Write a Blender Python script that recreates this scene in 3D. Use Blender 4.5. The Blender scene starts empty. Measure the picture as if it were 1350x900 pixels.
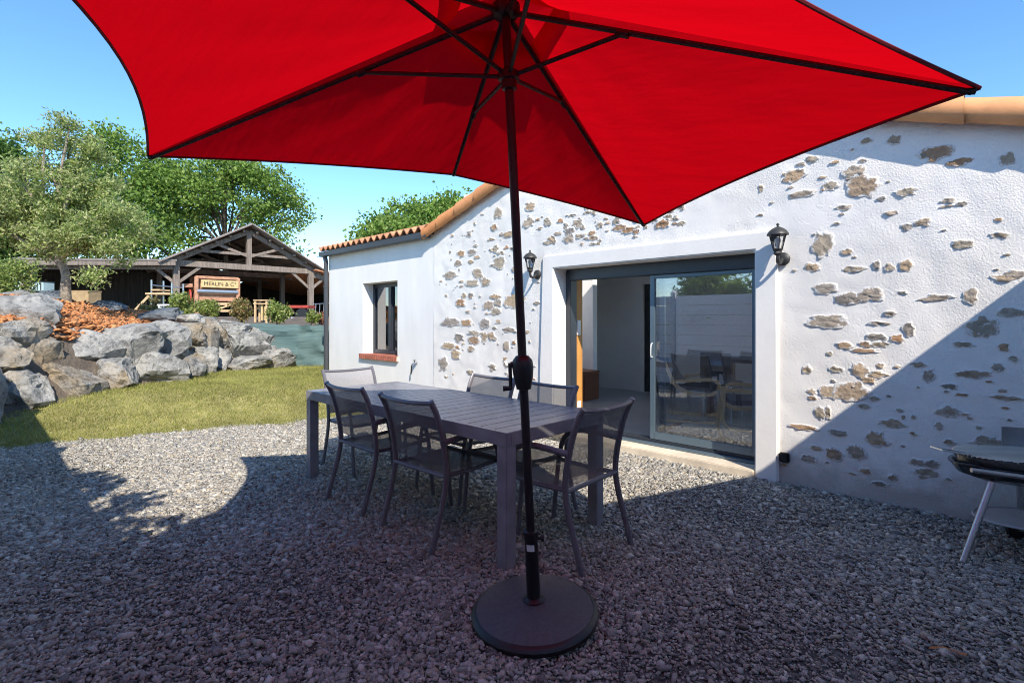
import bpy, bmesh, math, random
import numpy as np
from mathutils import Vector, Matrix, noise as mnoise
random.seed(7); RNG = np.random.default_rng(11)
PI = math.pi
scene = bpy.context.scene
COL = scene.collection
H, F = 1.36, 680.0
CC, SS = 700/math.hypot(700, 680), 680/math.hypot(700, 680)

# ------------------------------------------------------------------ survey helpers (photo measurements -> metres)
def at(u, v, d):
    x = (u-675)/F*d
    return Vector((CC*x-SS*d, SS*x+CC*d, H-(v-422)/F*d))
def onwall(u, v, Y):
    x = (u-675)/F
    rx, ry = CC*x-SS, SS*x+CC
    t = Y/ry
    return rx*t, H-(v-422)/F*t
def sm(a, b, x):
    t = min(1, max(0, (x-a)/(b-a))); return t*t*(3-2*t)
def nz(x, y, z=0.0, s=1.0): return mnoise.noise(Vector((x*s, y*s, z*s)))

# ------------------------------------------------------------------ object helpers
def tag(o, label=None, cat=None, group=None, kind=None):
    if label: o['label'] = label
    if cat: o['category'] = cat
    if group: o['group'] = group
    if kind: o['kind'] = kind
    return o
def thing(name, label, cat, loc=(0, 0, 0), rz=0.0, group=None):
    o = bpy.data.objects.new(name, None); COL.objects.link(o)
    o.empty_display_size = .1
    o.location = loc; o.rotation_euler = (0, 0, rz)
    return tag(o, label, cat, group)
def pmat(p):
    if p is None: return Matrix.Identity(4)
    m = Matrix.Translation(p.location) @ p.rotation_euler.to_matrix().to_4x4()
    return pmat(p.parent) @ m if p.parent else m
def link(name, me, mats, parent=None, world=False):
    for m in (mats if isinstance(mats, (list, tuple)) else [mats]): me.materials.append(m)
    if parent is not None and world: me.transform(pmat(parent).inverted())
    o = bpy.data.objects.new(name, me); COL.objects.link(o)
    if parent is not None: o.parent = parent
    return o
def copy_tree(o, parent=None):
    c = o.copy(); COL.objects.link(c)
    if parent is not None: c.parent = parent
    for ch in list(o.children): copy_tree(ch, c)
    return c
def np_mesh(name, V, Fc, n):
    me = bpy.data.meshes.new(name)
    me.vertices.add(len(V)); me.vertices.foreach_set('co', np.ascontiguousarray(V, dtype=np.float32).ravel())
    me.loops.add(len(Fc)*n); me.polygons.add(len(Fc))
    me.loops.foreach_set('vertex_index', np.ascontiguousarray(Fc, dtype=np.int32).ravel())
    me.polygons.foreach_set('loop_start', np.arange(0, len(Fc)*n, n, dtype=np.int32))
    me.update(calc_edges=True); me.validate()
    return me

class MB:
    def __init__(s): s.v = []; s.f = []; s.m = []
    def add(s, vs, fs, mat=0):
        o = len(s.v); s.v += [tuple(p) for p in vs]
        s.f += [tuple(i+o for i in f) for f in fs]; s.m += [mat]*len(fs); return s
    def box(s, lo, hi, mat=0, M=None):
        x0, y0, z0 = lo; x1, y1, z1 = hi
        vs = [Vector(p) for p in ((x0,y0,z0),(x1,y0,z0),(x1,y1,z0),(x0,y1,z0),(x0,y0,z1),(x1,y0,z1),(x1,y1,z1),(x0,y1,z1))]
        if M: vs = [M @ p for p in vs]
        return s.add(vs, [(0,3,2,1),(4,5,6,7),(0,1,5,4),(1,2,6,5),(2,3,7,6),(3,0,4,7)], mat)
    def beam(s, a, b, w, h, mat=0, up=(0,0,1)):
        a, b = Vector(a), Vector(b); d = (b-a); L = d.length; d.normalize()
        side = d.cross(Vector(up))
        if side.length < 1e-4: side = Vector((1,0,0))
        side.normalize(); u = side.cross(d)
        M = Matrix((( side.x, d.x, u.x, a.x),(side.y, d.y, u.y, a.y),(side.z, d.z, u.z, a.z),(0,0,0,1)))
        return s.box((-w/2,0,-h/2),(w/2,L,h/2), mat, M)
    def tube(s, pts, r, seg=8, mat=0, cap=True, flat=None):
        pts = [Vector(p) for p in pts]; n = len(pts)
        rr = r if isinstance(r, (list, tuple)) else [r]*n
        t = [(pts[min(i+1,n-1)]-pts[max(i-1,0)]).normalized() for i in range(n)]
        u = t[0].cross(Vector((0,0,1)))
        if u.length < 1e-3: u = t[0].cross(Vector((1,0,0)))
        u.normalize(); vs = []
        for i in range(n):
            u = (u - t[i]*u.dot(t[i])).normalized(); w = t[i].cross(u)
            for k in range(seg):
                a = 2*PI*k/seg
                vs.append(pts[i] + u*(math.cos(a)*rr[i]*(flat or 1)) + w*(math.sin(a)*rr[i]))
        fs = [(i*seg+k, i*seg+(k+1)%seg, (i+1)*seg+(k+1)%seg, (i+1)*seg+k) for i in range(n-1) for k in range(seg)]
        if cap: fs += [tuple(range(seg))[::-1], tuple((n-1)*seg+k for k in range(seg))]
        return s.add(vs, fs, mat)
    def lathe(s, prof, c=(0,0,0), seg=24, mat=0, M=None, sx=1, sy=1, cap=True):
        vs = []; c = Vector(c)
        for r, z in prof:
            for k in range(seg):
                a = 2*PI*k/seg; p = Vector((r*math.cos(a)*sx, r*math.sin(a)*sy, z))
                vs.append((M @ p if M else p) + c)
        n = len(prof)
        fs = [(i*seg+k, i*seg+(k+1)%seg, (i+1)*seg+(k+1)%seg, (i+1)*seg+k) for i in range(n-1) for k in range(seg)]
        if cap: fs += [tuple(range(seg))[::-1], tuple((n-1)*seg+k for k in range(seg))]
        return s.add(vs, fs, mat)
    def prism(s, poly, y0, y1, mat=0):          # poly of (x, z), pushed along y
        n = len(poly)
        vs = [(x, y0, z) for x, z in poly]+[(x, y1, z) for x, z in poly]
        fs = [tuple(range(n)), tuple(range(2*n-1, n-1, -1))]+[(i, i+n, (i+1)%n+n, (i+1)%n) for i in range(n)]
        return s.add(vs, fs, mat)
    def build(s, name, mats, parent=None, bevel=0, smooth=False, world=False, angle=40):
        me = bpy.data.meshes.new(name); me.from_pydata(s.v, [], s.f)
        me.polygons.foreach_set('material_index', s.m)
        bm = bmesh.new(); bm.from_mesh(me)
        bmesh.ops.recalc_face_normals(bm, faces=bm.faces)
        if bevel:
            es = [e for e in bm.edges if len(e.link_faces) == 2 and e.calc_face_angle(0) > .6]
            bmesh.ops.bevel(bm, geom=es, offset=bevel, segments=2, affect='EDGES', clamp_overlap=True)
        bm.to_mesh(me); bm.free()
        if smooth:
            me.polygons.foreach_set('use_smooth', [True]*len(me.polygons))
            me.set_sharp_from_angle(angle=math.radians(angle))
        return link(name, me, mats, parent, world)
def spline(pts, n=6):
    P = [Vector(p) for p in pts]; out = []
    for i in range(len(P)-1):
        p0, p1, p2, p3 = P[max(i-1,0)], P[i], P[i+1], P[min(i+2,len(P)-1)]
        for k in range(n):
            t = k/n
            out.append(.5*((2*p1)+(p2-p0)*t+(2*p0-5*p1+4*p2-p3)*t*t+(3*p1-p0-3*p2+p3)*t**3))
    return out+[P[-1]]

# ------------------------------------------------------------------ materials
def nodes(name):
    m = bpy.data.materials.new(name); m.use_nodes = True
    nt = m.node_tree; nt.nodes.clear()
    out = nt.nodes.new('ShaderNodeOutputMaterial')
    return m, nt, out
def N(nt, t, **kw):
    n = nt.nodes.new(t)
    for k, v in kw.items():
        if k in n.inputs: n.inputs[k].default_value = v
        else: setattr(n, k, v)
    return n
def ramp(nt, fac, stops):
    r = nt.nodes.new('ShaderNodeValToRGB'); el = r.color_ramp.elements
    while len(el) < len(stops): el.new(.5)
    for e, (p, c) in zip(el, stops): e.position = p; e.color = (*c, 1)
    nt.links.new(fac, r.inputs[0]); return r.outputs[0]
def sc(c, k): return tuple(max(0, min(1, x*k)) for x in c)
def mat(name, col, rough=.6, metal=0, var=.15, vs=4, bump=0, bs=60, bd=.01, spec=.5, col2=None, island=None, transl=0, stretch=None, detail=6, coat=0):
    m, nt, out = nodes(name); L = nt.links.new
    tc = N(nt, 'ShaderNodeTexCoord'); vec = tc.outputs['Object']
    if stretch:
        mp = N(nt, 'ShaderNodeMapping'); mp.inputs['Scale'].default_value = stretch; L(vec, mp.inputs[0]); vec = mp.outputs[0]
    n1 = N(nt, 'ShaderNodeTexNoise', Scale=vs, Detail=detail, Roughness=.6); L(vec, n1.inputs['Vector'])
    base = ramp(nt, n1.outputs['Fac'], [(.3, sc(col, 1-var)), (.7, col2 or sc(col, 1+var))])
    if island:
        g = N(nt, 'ShaderNodeNewGeometry')
        ic = ramp(nt, g.outputs['Random Per Island'], [((i)/(max(1, len(island)-1)), c) for i, c in enumerate(island)])
        mx = N(nt, 'ShaderNodeMix', data_type='RGBA', blend_type='MULTIPLY'); mx.inputs[0].default_value = 1
        b2 = ramp(nt, n1.outputs['Fac'], [(.3, (1-var,)*3), (.7, (1, 1, 1))])
        L(ic, mx.inputs[6]); L(b2, mx.inputs[7]); base = mx.outputs[2]
    bs_ = N(nt, 'ShaderNodeBsdfPrincipled', Roughness=rough, Metallic=metal)
    bs_.inputs['Specular IOR Level'].default_value = spec
    if coat: bs_.inputs['Coat Weight'].default_value = coat
    L(base, bs_.inputs['Base Color']); sh = bs_.outputs[0]
    if bump:
        n2 = N(nt, 'ShaderNodeTexNoise', Scale=bs, Detail=5, Roughness=.65); L(vec, n2.inputs['Vector'])
        b = N(nt, 'ShaderNodeBump', Strength=bump, Distance=bd); L(n2.outputs['Fac'], b.inputs['Height']); L(b.outputs[0], bs_.inputs['Normal'])
    if transl:
        tr = N(nt, 'ShaderNodeBsdfTranslucent'); L(base, tr.inputs[0])
        ms = N(nt, 'ShaderNodeMixShader'); ms.inputs[0].default_value = transl
        L(sh, ms.inputs[1]); L(tr.outputs[0], ms.inputs[2]); sh = ms.outputs[0]
    L(sh, out.inputs[0]); return m

def glass_mat(name, tint, refl, rough=0.0):
    m, nt, out = nodes(name); L = nt.links.new
    t = N(nt, 'ShaderNodeBsdfTransparent'); t.inputs[0].default_value = (*tint, 1)
    g = N(nt, 'ShaderNodeBsdfGlossy', Roughness=rough); g.inputs[0].default_value = (.95, .97, 1, 1)
    tc = N(nt, 'ShaderNodeTexCoord'); no = N(nt, 'ShaderNodeTexNoise', Scale=.8, Detail=1.0); L(tc.outputs['Object'], no.inputs['Vector'])
    b = N(nt, 'ShaderNodeBump', Strength=.02, Distance=.05); L(no.outputs['Fac'], b.inputs['Height']); L(b.outputs[0], g.inputs['Normal'])
    lw = N(nt, 'ShaderNodeLayerWeight', Blend=.35)
    mr = N(nt, 'ShaderNodeMapRange'); mr.inputs[3].default_value = refl; mr.inputs[4].default_value = 1
    L(lw.outputs['Fresnel'], mr.inputs[0])
    ms = N(nt, 'ShaderNodeMixShader'); L(mr.outputs[0], ms.inputs[0]); L(t.outputs[0], ms.inputs[1]); L(g.outputs[0], ms.inputs[2])
    L(ms.outputs[0], out.inputs[0]); return m

def plaster_mat():
    m, nt, out = nodes('rough_plaster'); L = nt.links.new
    tc = N(nt, 'ShaderNodeTexCoord'); v = tc.outputs['Object']
    n1 = N(nt, 'ShaderNodeTexNoise', Scale=1.3, Detail=6.0); L(v, n1.inputs['Vector'])
    base = ramp(nt, n1.outputs['Fac'], [(.3, (.73, .70, .655)), (.62, (.83, .805, .765))])
    a = N(nt, 'ShaderNodeTexNoise', Scale=70, Detail=6.0, Roughness=.7); L(v, a.inputs['Vector'])
    c = N(nt, 'ShaderNodeTexVoronoi', Scale=95); L(v, c.inputs['Vector'])
    d = N(nt, 'ShaderNodeTexNoise', Scale=14, Detail=3.0); L(v, d.inputs['Vector'])
    m1 = N(nt, 'ShaderNodeMath', operation='MULTIPLY_ADD'); m1.inputs[1].default_value = .45
    L(c.outputs['Distance'], m1.inputs[0]); L(a.outputs['Fac'], m1.inputs[2])
    m2 = N(nt, 'ShaderNodeMath', operation='MULTIPLY_ADD'); m2.inputs[1].default_value = .35
    L(d.outputs['Fac'], m2.inputs[0]); L(m1.outputs[0], m2.inputs[2])
    b = N(nt, 'ShaderNodeBump', Strength=.42, Distance=.010); L(m2.outputs[0], b.inputs['Height'])
    g = N(nt, 'ShaderNodeNewGeometry'); sx = N(nt, 'ShaderNodeSeparateXYZ'); L(g.outputs['Position'], sx.inputs[0])     # splash dirt along the foot of the wall
    ns = N(nt, 'ShaderNodeTexNoise', Scale=5.0, Detail=6.0, Roughness=.7); L(v, ns.inputs['Vector'])
    sz = N(nt, 'ShaderNodeMath', operation='MULTIPLY_ADD'); sz.inputs[1].default_value = -.55; L(ns.outputs['Fac'], sz.inputs[0]); L(sx.outputs['Z'], sz.inputs[2])
    dk = N(nt, 'ShaderNodeMapRange'); dk.inputs[1].default_value = -.2; dk.inputs[2].default_value = .06; dk.inputs[3].default_value = .75; dk.inputs[4].default_value = 0
    L(sz.outputs[0], dk.inputs[0]); md = N(nt, 'ShaderNodeMix', data_type='RGBA'); L(dk.outputs[0], md.inputs[0]); L(base, md.inputs[6]); md.inputs[7].default_value = (.42, .38, .33, 1); base = md.outputs[2]
    p = N(nt, 'ShaderNodeBsdfPrincipled', Roughness=.9); p.inputs['Specular IOR Level'].default_value = .2
    L(base, p.inputs['Base Color']); L(b.outputs[0], p.inputs['Normal']); L(p.outputs[0], out.inputs[0]); return m

def fabric_mat():
    m, nt, out = nodes('red_canvas'); L = nt.links.new
    tc = N(nt, 'ShaderNodeTexCoord'); mp = N(nt, 'ShaderNodeMapping'); mp.inputs['Scale'].default_value = (1.5, 7, 3); mp.inputs['Rotation'].default_value = (0, 0, .7)
    L(tc.outputs['Object'], mp.inputs[0])
    n = N(nt, 'ShaderNodeTexNoise', Scale=1.6, Detail=3.0); L(mp.outputs[0], n.inputs['Vector'])
    b = N(nt, 'ShaderNodeBump', Strength=.22, Distance=.05); L(n.outputs['Fac'], b.inputs['Height'])
    d = N(nt, 'ShaderNodeBsdfDiffuse'); d.inputs[0].default_value = (.55, .003, .008, 1); L(b.outputs[0], d.inputs['Normal'])
    t = N(nt, 'ShaderNodeBsdfTranslucent'); t.inputs[0].default_value = (.66, .0015, .007, 1); L(b.outputs[0], t.inputs['Normal'])
    ms = N(nt, 'ShaderNodeMixShader'); ms.inputs[0].default_value = .5
    L(d.outputs[0], ms.inputs[1]); L(t.outputs[0], ms.inputs[2]); L(ms.outputs[0], out.inputs[0]); return m

def sling_mat(name, col, clear):
    m, nt, out = nodes(name); L = nt.links.new
    tc = N(nt, 'ShaderNodeTexCoord'); w = N(nt, 'ShaderNodeTexNoise', Scale=400, Detail=1.0); L(tc.outputs['Object'], w.inputs['Vector'])
    c = ramp(nt, w.outputs['Fac'], [(.3, sc(col, .7)), (.7, sc(col, 1.3))])
    p = N(nt, 'ShaderNodeBsdfPrincipled', Roughness=.6); L(c, p.inputs['Base Color'])
    t = N(nt, 'ShaderNodeBsdfTransparent'); ms = N(nt, 'ShaderNodeMixShader'); ms.inputs[0].default_value = clear
    L(p.outputs[0], ms.inputs[1]); L(t.outputs[0], ms.inputs[2]); L(ms.outputs[0], out.inputs[0]); return m

def rock_mat():
    m, nt, out = nodes('boulder_stone'); L = nt.links.new
    g = N(nt, 'ShaderNodeNewGeometry'); v = g.outputs['Position']
    oi = N(nt, 'ShaderNodeObjectInfo')
    n1 = N(nt, 'ShaderNodeTexNoise', Scale=2.2, Detail=8.0, Roughness=.65, Distortion=.6); L(v, n1.inputs['Vector'])
    n3 = N(nt, 'ShaderNodeTexNoise', Scale=1.1, Detail=5.0, Roughness=.6); L(v, n3.inputs['Vector'])
    grey = ramp(nt, n1.outputs['Fac'], [(.28, (.14, .142, .138)), (.46, (.33, .33, .315)), (.70, (.58, .565, .52))])
    tan = ramp(nt, n1.outputs['Fac'], [(.3, (.20, .16, .11)), (.7, (.50, .40, .27))])
    ad = N(nt, 'ShaderNodeMath', operation='MULTIPLY_ADD'); ad.inputs[1].default_value = .22; L(oi.outputs['Random'], ad.inputs[0]); L(n3.outputs['Fac'], ad.inputs[2])
    k = ramp(nt, ad.outputs[0], [(.64, (0, 0, 0)), (.80, (1, 1, 1))])
    mx = N(nt, 'ShaderNodeMix', data_type='RGBA'); L(k, mx.inputs[0]); L(grey, mx.inputs[6]); L(tan, mx.inputs[7])
    n2 = N(nt, 'ShaderNodeTexNoise', Scale=9, Detail=9.0, Roughness=.7); L(v, n2.inputs['Vector'])
    fm = ramp(nt, n2.outputs['Fac'], [(.34, (.38, .38, .38)), (.5, (1, 1, 1)), (.66, (1.0, 1.0, .98))])
    mf = N(nt, 'ShaderNodeMix', data_type='RGBA', blend_type='MULTIPLY'); mf.inputs[0].default_value = 1; L(mx.outputs[2], mf.inputs[6]); L(fm, mf.inputs[7])
    b = N(nt, 'ShaderNodeBump', Strength=1.0, Distance=.09); L(n2.outputs['Fac'], b.inputs['Height'])
    p = N(nt, 'ShaderNodeBsdfPrincipled', Roughness=.85); p.inputs['Specular IOR Level'].default_value = .3
    L(mf.outputs[2], p.inputs['Base Color']); L(b.outputs[0], p.inputs['Normal']); L(p.outputs[0], out.inputs[0]); return m

def pebble_ground_mat():
    m, nt, out = nodes('gravel_bed'); L = nt.links.new
    g = N(nt, 'ShaderNodeNewGeometry'); v = g.outputs['Position']
    vo = N(nt, 'ShaderNodeTexVoronoi', Scale=42); L(v, vo.inputs['Vector'])
    se = N(nt, 'ShaderNodeSeparateColor'); L(vo.outputs['Color'], se.inputs[0])
    c = ramp(nt, se.outputs[0], [(0, (.05, .048, .045)), (.5, (.11, .107, .10)), (1, (.22, .21, .195))])  # kept dark to put shade into the gaps between the stones
    n = N(nt, 'ShaderNodeTexNoise', Scale=.6, Detail=4.0); L(v, n.inputs['Vector'])
    b = N(nt, 'ShaderNodeBump', Strength=.9, Distance=.02, invert=True); L(vo.outputs['Distance'], b.inputs['Height'])
    p = N(nt, 'ShaderNodeBsdfPrincipled', Roughness=.9); L(c, p.inputs['Base Color']); L(b.outputs[0], p.inputs['Normal'])
    L(p.outputs[0], out.inputs[0]); return m

M = {}
M['plaster'] = plaster_mat()
def stone_mat():
    m = mat('exposed_stone', (.3, .22, .15), .9, var=.32, vs=22, bump=.8, bs=70, bd=.012, island=[(.47,.40,.33),(.54,.40,.26),(.40,.36,.32),(.56,.43,.29),(.48,.28,.16),(.44,.38,.29),(.53,.44,.34),(.30,.27,.24)], spec=.2)
    nt = m.node_tree; L = nt.links.new; p = [n for n in nt.nodes if n.type == 'BSDF_PRINCIPLED'][0]; src = p.inputs['Base Color'].links[0].from_socket
    a = N(nt, 'ShaderNodeAttribute', attribute_name='rim'); tc = N(nt, 'ShaderNodeTexCoord')
    n1 = N(nt, 'ShaderNodeTexNoise', Scale=26, Detail=6.0, Roughness=.7); L(tc.outputs['Object'], n1.inputs['Vector'])
    k = N(nt, 'ShaderNodeMath', operation='MULTIPLY_ADD'); k.inputs[1].default_value = 1.5; L(n1.outputs['Fac'], k.inputs[0]); L(a.outputs['Fac'], k.inputs[2])
    f = ramp(nt, k.outputs[0], [(0, (0, 0, 0)), (1, (1, 1, 1))]); mr = N(nt, 'ShaderNodeMapRange'); mr.inputs[1].default_value = 1.52; mr.inputs[2].default_value = 1.68
    L(k.outputs[0], mr.inputs[0]); mx = N(nt, 'ShaderNodeMix', data_type='RGBA'); L(mr.outputs[0], mx.inputs[0]); L(src, mx.inputs[6]); mx.inputs[7].default_value = (.72, .70, .67, 1)
    L(mx.outputs[2], p.inputs['Base Color']); return m
M['stone'] = stone_mat()
M['render'] = mat('smooth_white_render', (.79, .775, .75), .9, var=.055, vs=2.2, stretch=(1.6, 1.6, .5), bump=.25, bs=45, bd=.004, spec=.2)
M['surround'] = mat('surround_render', (.79, .77, .735), .9, var=.05, vs=2.5, bump=.3, bs=35, bd=.004, spec=.2)
M['alu'] = mat('anthracite_aluminium', (.035, .042, .055), .35, .1, .06, 3)
M['alurefl'] = mat('anthracite_reflection_tint', (.12, .17, .21), .3, .25, .06, 3)  # anthracite with a bluish reflection put into the colour
M['gutter'] = mat('gutter_metal', (.06, .065, .075), .4, .2, .1, 3)
M['tile'] = mat('terracotta', (.62, .25, .10), .75, var=.25, vs=6, bump=.3, bs=40, bd=.005, island=[(.74,.29,.10),(.80,.35,.13),(.68,.26,.09),(.80,.40,.18)])
M['tileold'] = mat('old_terracotta', (.50, .23, .12), .85, var=.45, vs=7, bump=.4, bs=30, bd=.01)
M['brick'] = mat('sill_brick', (.36, .12, .08), .85, var=.3, vs=20, bump=.4, bs=60, bd=.004)
M['sill'] = mat('limestone_sill', (.66, .57, .44), .8, var=.18, vs=5, bump=.3, bs=40, bd=.004)
M['glass'] = glass_mat('door_glass', (.95, .96, .97), .13)
M['glassb'] = glass_mat('inner_door_glass', (.95, .96, .96), .02)
M['glassw'] = glass_mat('window_glass', (.5, .55, .6), .22)
M['glassl'] = glass_mat('lantern_glass', (.92, .92, .92), .04)
M['inwall'] = mat('interior_white_wall', (.82, .815, .80), .9, var=.03, vs=2)
M['inwallg'] = mat('interior_grey_wall', (.6, .59, .58), .9, var=.06, vs=2)
M['infloor'] = mat('grey_floor_tiles', (.30, .295, .29), .35, var=.12, vs=3)
M['oak'] = mat('orange_oak', (.56, .27, .07), .5, var=.2, vs=3, stretch=(6, 6, .7))
M['dark'] = mat('dark_paint', (.02, .022, .025), .5)
M['white'] = mat('white_plastic', (.8, .8, .8), .35, var=.02)
M['curtain'] = mat('pale_curtain', (.72, .70, .66), .9, var=.05, vs=10)
M['table'] = mat('table_aluminium', (.27, .265, .285), .32, .08, .22, 9, spec=.5)
M['chair'] = mat('chair_aluminium', (.165, .16, .18), .36, .15, .1, 6)
M['sling'] = sling_mat('charcoal_sling', (.13, .12, .125), .24)
M['sling_sunlit'] = sling_mat('sunlit_charcoal_sling', (.30, .30, .315), .05)  # the charcoal sling again, with sunlight put into its colour
M['canvas'] = fabric_mat()
M['rib'] = mat('umbrella_rib', (.02, .012, .012), .45, .3, .1, 5)
M['pole'] = mat('umbrella_pole', (.026, .018, .022), .42, .4, .15, 4)
M['blackp'] = mat('black_plastic', (.012, .012, .014), .42, var=.15, vs=8)
M['base'] = mat('umbrella_base_grain', (.085, .082, .09), .5, var=.25, vs=60, bump=.5, bs=160, bd=.004)
M['lantern'] = mat('lantern_metal', (.045, .045, .045), .5, .3, .3, 30, bump=.2, bs=80, bd=.002)
M['bulb'] = mat('frosted_bulb', (.85, .85, .83), .3, var=.02)
M['steel'] = mat('brushed_steel', (.45, .46, .48), .3, .9, .1, 6)
M['enamel'] = mat('black_enamel', (.012, .012, .013), .18, 0, .1, 5, coat=.5)
M['gwire'] = mat('chrome_wire', (.62, .66, .70), .2, 1, .05, 5)
M['rock'] = rock_mat()
M['darkrock'] = mat('dark_rock', (.10, .115, .13), .6, var=.55, vs=5, bump=.9, bs=12, bd=.05)
M['gravelbed'] = pebble_ground_mat()
M['gravel'] = mat('gravel_stones', (.25,.25,.25), .85, var=.35, vs=90, island=[(.17,.162,.15),(.42,.405,.365),(.50,.48,.43),(.25,.245,.235),(.60,.57,.49),(.45,.39,.30),(.31,.30,.285),(.74,.70,.62),(.46,.44,.40),(.19,.182,.17),(.50,.43,.33),(.36,.345,.325)], spec=.3)
M['lawnsoil'] = mat('lawn_soil', (.27, .25, .09), .95, var=.35, vs=3, bump=.6, bs=40, bd=.02, col2=(.38, .34, .13))
M['soil'] = mat('terrace_soil', (.13, .105, .08), .95, var=.4, vs=3, bump=.7, bs=20, bd=.05)  # darkened so the gaps between boulders carry shadow in their colour
M['grass'] = mat('grass_blades', (.2,.2,.1), .7, var=.5, vs=1.6, island=[(.32,.35,.08),(.48,.46,.16),(.24,.31,.055),(.54,.48,.20),(.38,.39,.10)], transl=.35, spec=.2)
M['mulch'] = mat('orange_bark', (.5,.2,.07), .85, var=.3, vs=9, island=[(.52,.20,.07),(.62,.27,.10),(.42,.15,.05),(.66,.33,.14),(.30,.12,.05)])
M['olive'] = mat('olive_leaves', (.1,.1,.1), .5, var=.25, vs=2, island=[(.17,.26,.06),(.40,.50,.15),(.58,.60,.30),(.13,.23,.05),(.48,.56,.17),(.68,.65,.38)], transl=.48, spec=.35)
M['leaf'] = mat('broad_leaves', (.1,.1,.1), .5, var=.3, vs=.4, island=[(.15,.26,.05),(.22,.37,.07),(.30,.45,.09),(.11,.21,.045),(.38,.50,.13)], transl=.45, spec=.3)
M['leafd'] = mat('dark_leaves', (.1,.1,.1), .5, var=.3, vs=.4, island=[(.09,.18,.04),(.13,.24,.055),(.19,.32,.075),(.07,.14,.035)], transl=.4, spec=.3)
M['leafy'] = mat('bright_leaves', (.1,.1,.1), .45, var=.2, vs=3, island=[(.20,.30,.06),(.34,.40,.10),(.15,.24,.05),(.48,.48,.17)], transl=.35)
M['leafr'] = mat('reddish_leaves', (.1,.1,.1), .45, var=.2, vs=3, island=[(.20,.24,.06),(.36,.22,.10),(.14,.18,.04),(.46,.40,.16),(.34,.14,.08)], transl=.35)
M['flower'] = mat('pink_flowers', (.1,.1,.1), .6, var=.2, vs=3, island=[(.55,.14,.12),(.60,.28,.20),(.14,.18,.05),(.48,.10,.10)], transl=.3)
M['bark'] = mat('grey_bark', (.26, .22, .17), .9, var=.4, vs=12, bump=1, bs=25, bd=.03)
M['barkd'] = mat('dark_bark', (.10, .08, .06), .9, var=.4, vs=6, bump=1, bs=15, bd=.05)
M['oldwood'] = mat('weathered_timber', (.20, .165, .14), .85, var=.35, vs=3, bump=.5, bs=14, bd=.02, stretch=(5, 5, .6))
M['darkwood'] = mat('dark_boards', (.055, .045, .038), .9, var=.5, vs=2.5, stretch=(7, 7, .4))
M['redbeam'] = mat('reddish_beam', (.20, .12, .09), .85, var=.35, vs=4)
M['sheet'] = mat('roof_sheet', (.22, .19, .17), .85, var=.35, vs=2.5, bump=.3, bs=8, bd=.03)
M['machine'] = mat('faded_red_wood', (.40, .21, .13), .8, var=.35, vs=6)
M['yellow'] = mat('yellow_panel', (.55, .40, .19), .7, var=.25, vs=8)
M['letter'] = mat('painted_letters', (.03, .03, .02), .7)
M['palewood'] = mat('pale_timber', (.52, .36, .20), .8, var=.25, vs=6)
M['card'] = mat('cardboard', (.36, .25, .13), .9, var=.2, vs=5)
M['redpaint'] = mat('red_machine_paint', (.35, .045, .03), .5, var=.2, vs=6)
M['tarp'] = mat('green_windbreak', (.095, .16, .158), .75, var=.22, vs=2.2, bump=.4, bs=2.5, bd=.08, stretch=(.5, .5, 4), transl=.1)
M['pvc'] = mat('white_pvc', (.80, .81, .82), .45, var=.03, vs=2)
M['leafdry'] = mat('rust_leaf', (.36, .12, .03), .7, var=.3, vs=30)
M['rug'] = mat('grey_rug', (.40, .39, .37), .95, var=.12, vs=30)
M['rugb'] = mat('rug_border', (.22, .11, .07), .95, var=.2, vs=20)
M['birch'] = mat('birch_ply', (.74, .53, .30), .45, var=.15, vs=8)
M['seatd'] = mat('dark_cushion', (.05, .05, .06), .85, var=.2, vs=12)
M['paper'] = mat('paper_tag', (.75, .75, .75), .7, var=.05)

# ------------------------------------------------------------------ terrain
LB = [(-4, -7.9), (.14, -7.66), (.95, -7.41), (1.79, -7.3), (3.1, -6.79), (4.7, -6.3), (9, -6.0)]
def lawn_edge(Y):
    for (a, xa), (b, xb) in zip(LB, LB[1:]):
        if Y <= b: return xa+(xb-xa)*max(0, (Y-a)/(b-a))
    return LB[-1][1]
RL = [(-7.0, -3.2), (-8.75, .15), (-9.85, 1.64), (-11.6, 3.5), (-11.75, 4.75), (-9.15, 8.1), (-6, 12)]   # foot of the boulders and the windbreak
def terr_dist(X, Y):
    best = 1e9; sg = 1
    for (ax, ay), (bx, by) in zip(RL, RL[1:]):
        dx, dy = bx-ax, by-ay; L2 = dx*dx+dy*dy
        t = max(0, min(1, ((X-ax)*dx+(Y-ay)*dy)/L2))
        px, py = ax+dx*t-X, ay+dy*t-Y; d = math.hypot(px, py)
        if d < best: best = d; sg = (dx*(Y-ay)-dy*(X-ax))
    return best if sg > 0 else -best
def ground_z(X, Y):
    e = lawn_edge(Y)
    z = .30*sm(0, 2.3, e-X) if Y < 9 else .3
    if X > -6.5: z *= 1-sm(-6.5, -5.5, X)
    if X < -5 or Y > 8.5:
        s = terr_dist(X, Y)
        if s > 0:
            T = min(1.74, max(1.22, 1.72-.125*(Y-.9)))
            T += (1.5-T)*sm(6, 10, s)
            z = z+(T-z)*(.72*sm(.1, 1.0, s)+.28*sm(.9, 2.7, s))
    z += .012*nz(X, Y, 0, .8)
    return z
def axis(a, b, fa, fb, fine, coarse):
    xs = list(np.arange(fa, fb+1e-6, fine)); x = fa; st = fine
    while x > a: st = min(st*1.35, coarse); x -= st; xs.insert(0, x)
    x = fb; st = fine
    while x < b: st = min(st*1.35, coarse); x += st; xs.append(x)
    return xs
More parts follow.
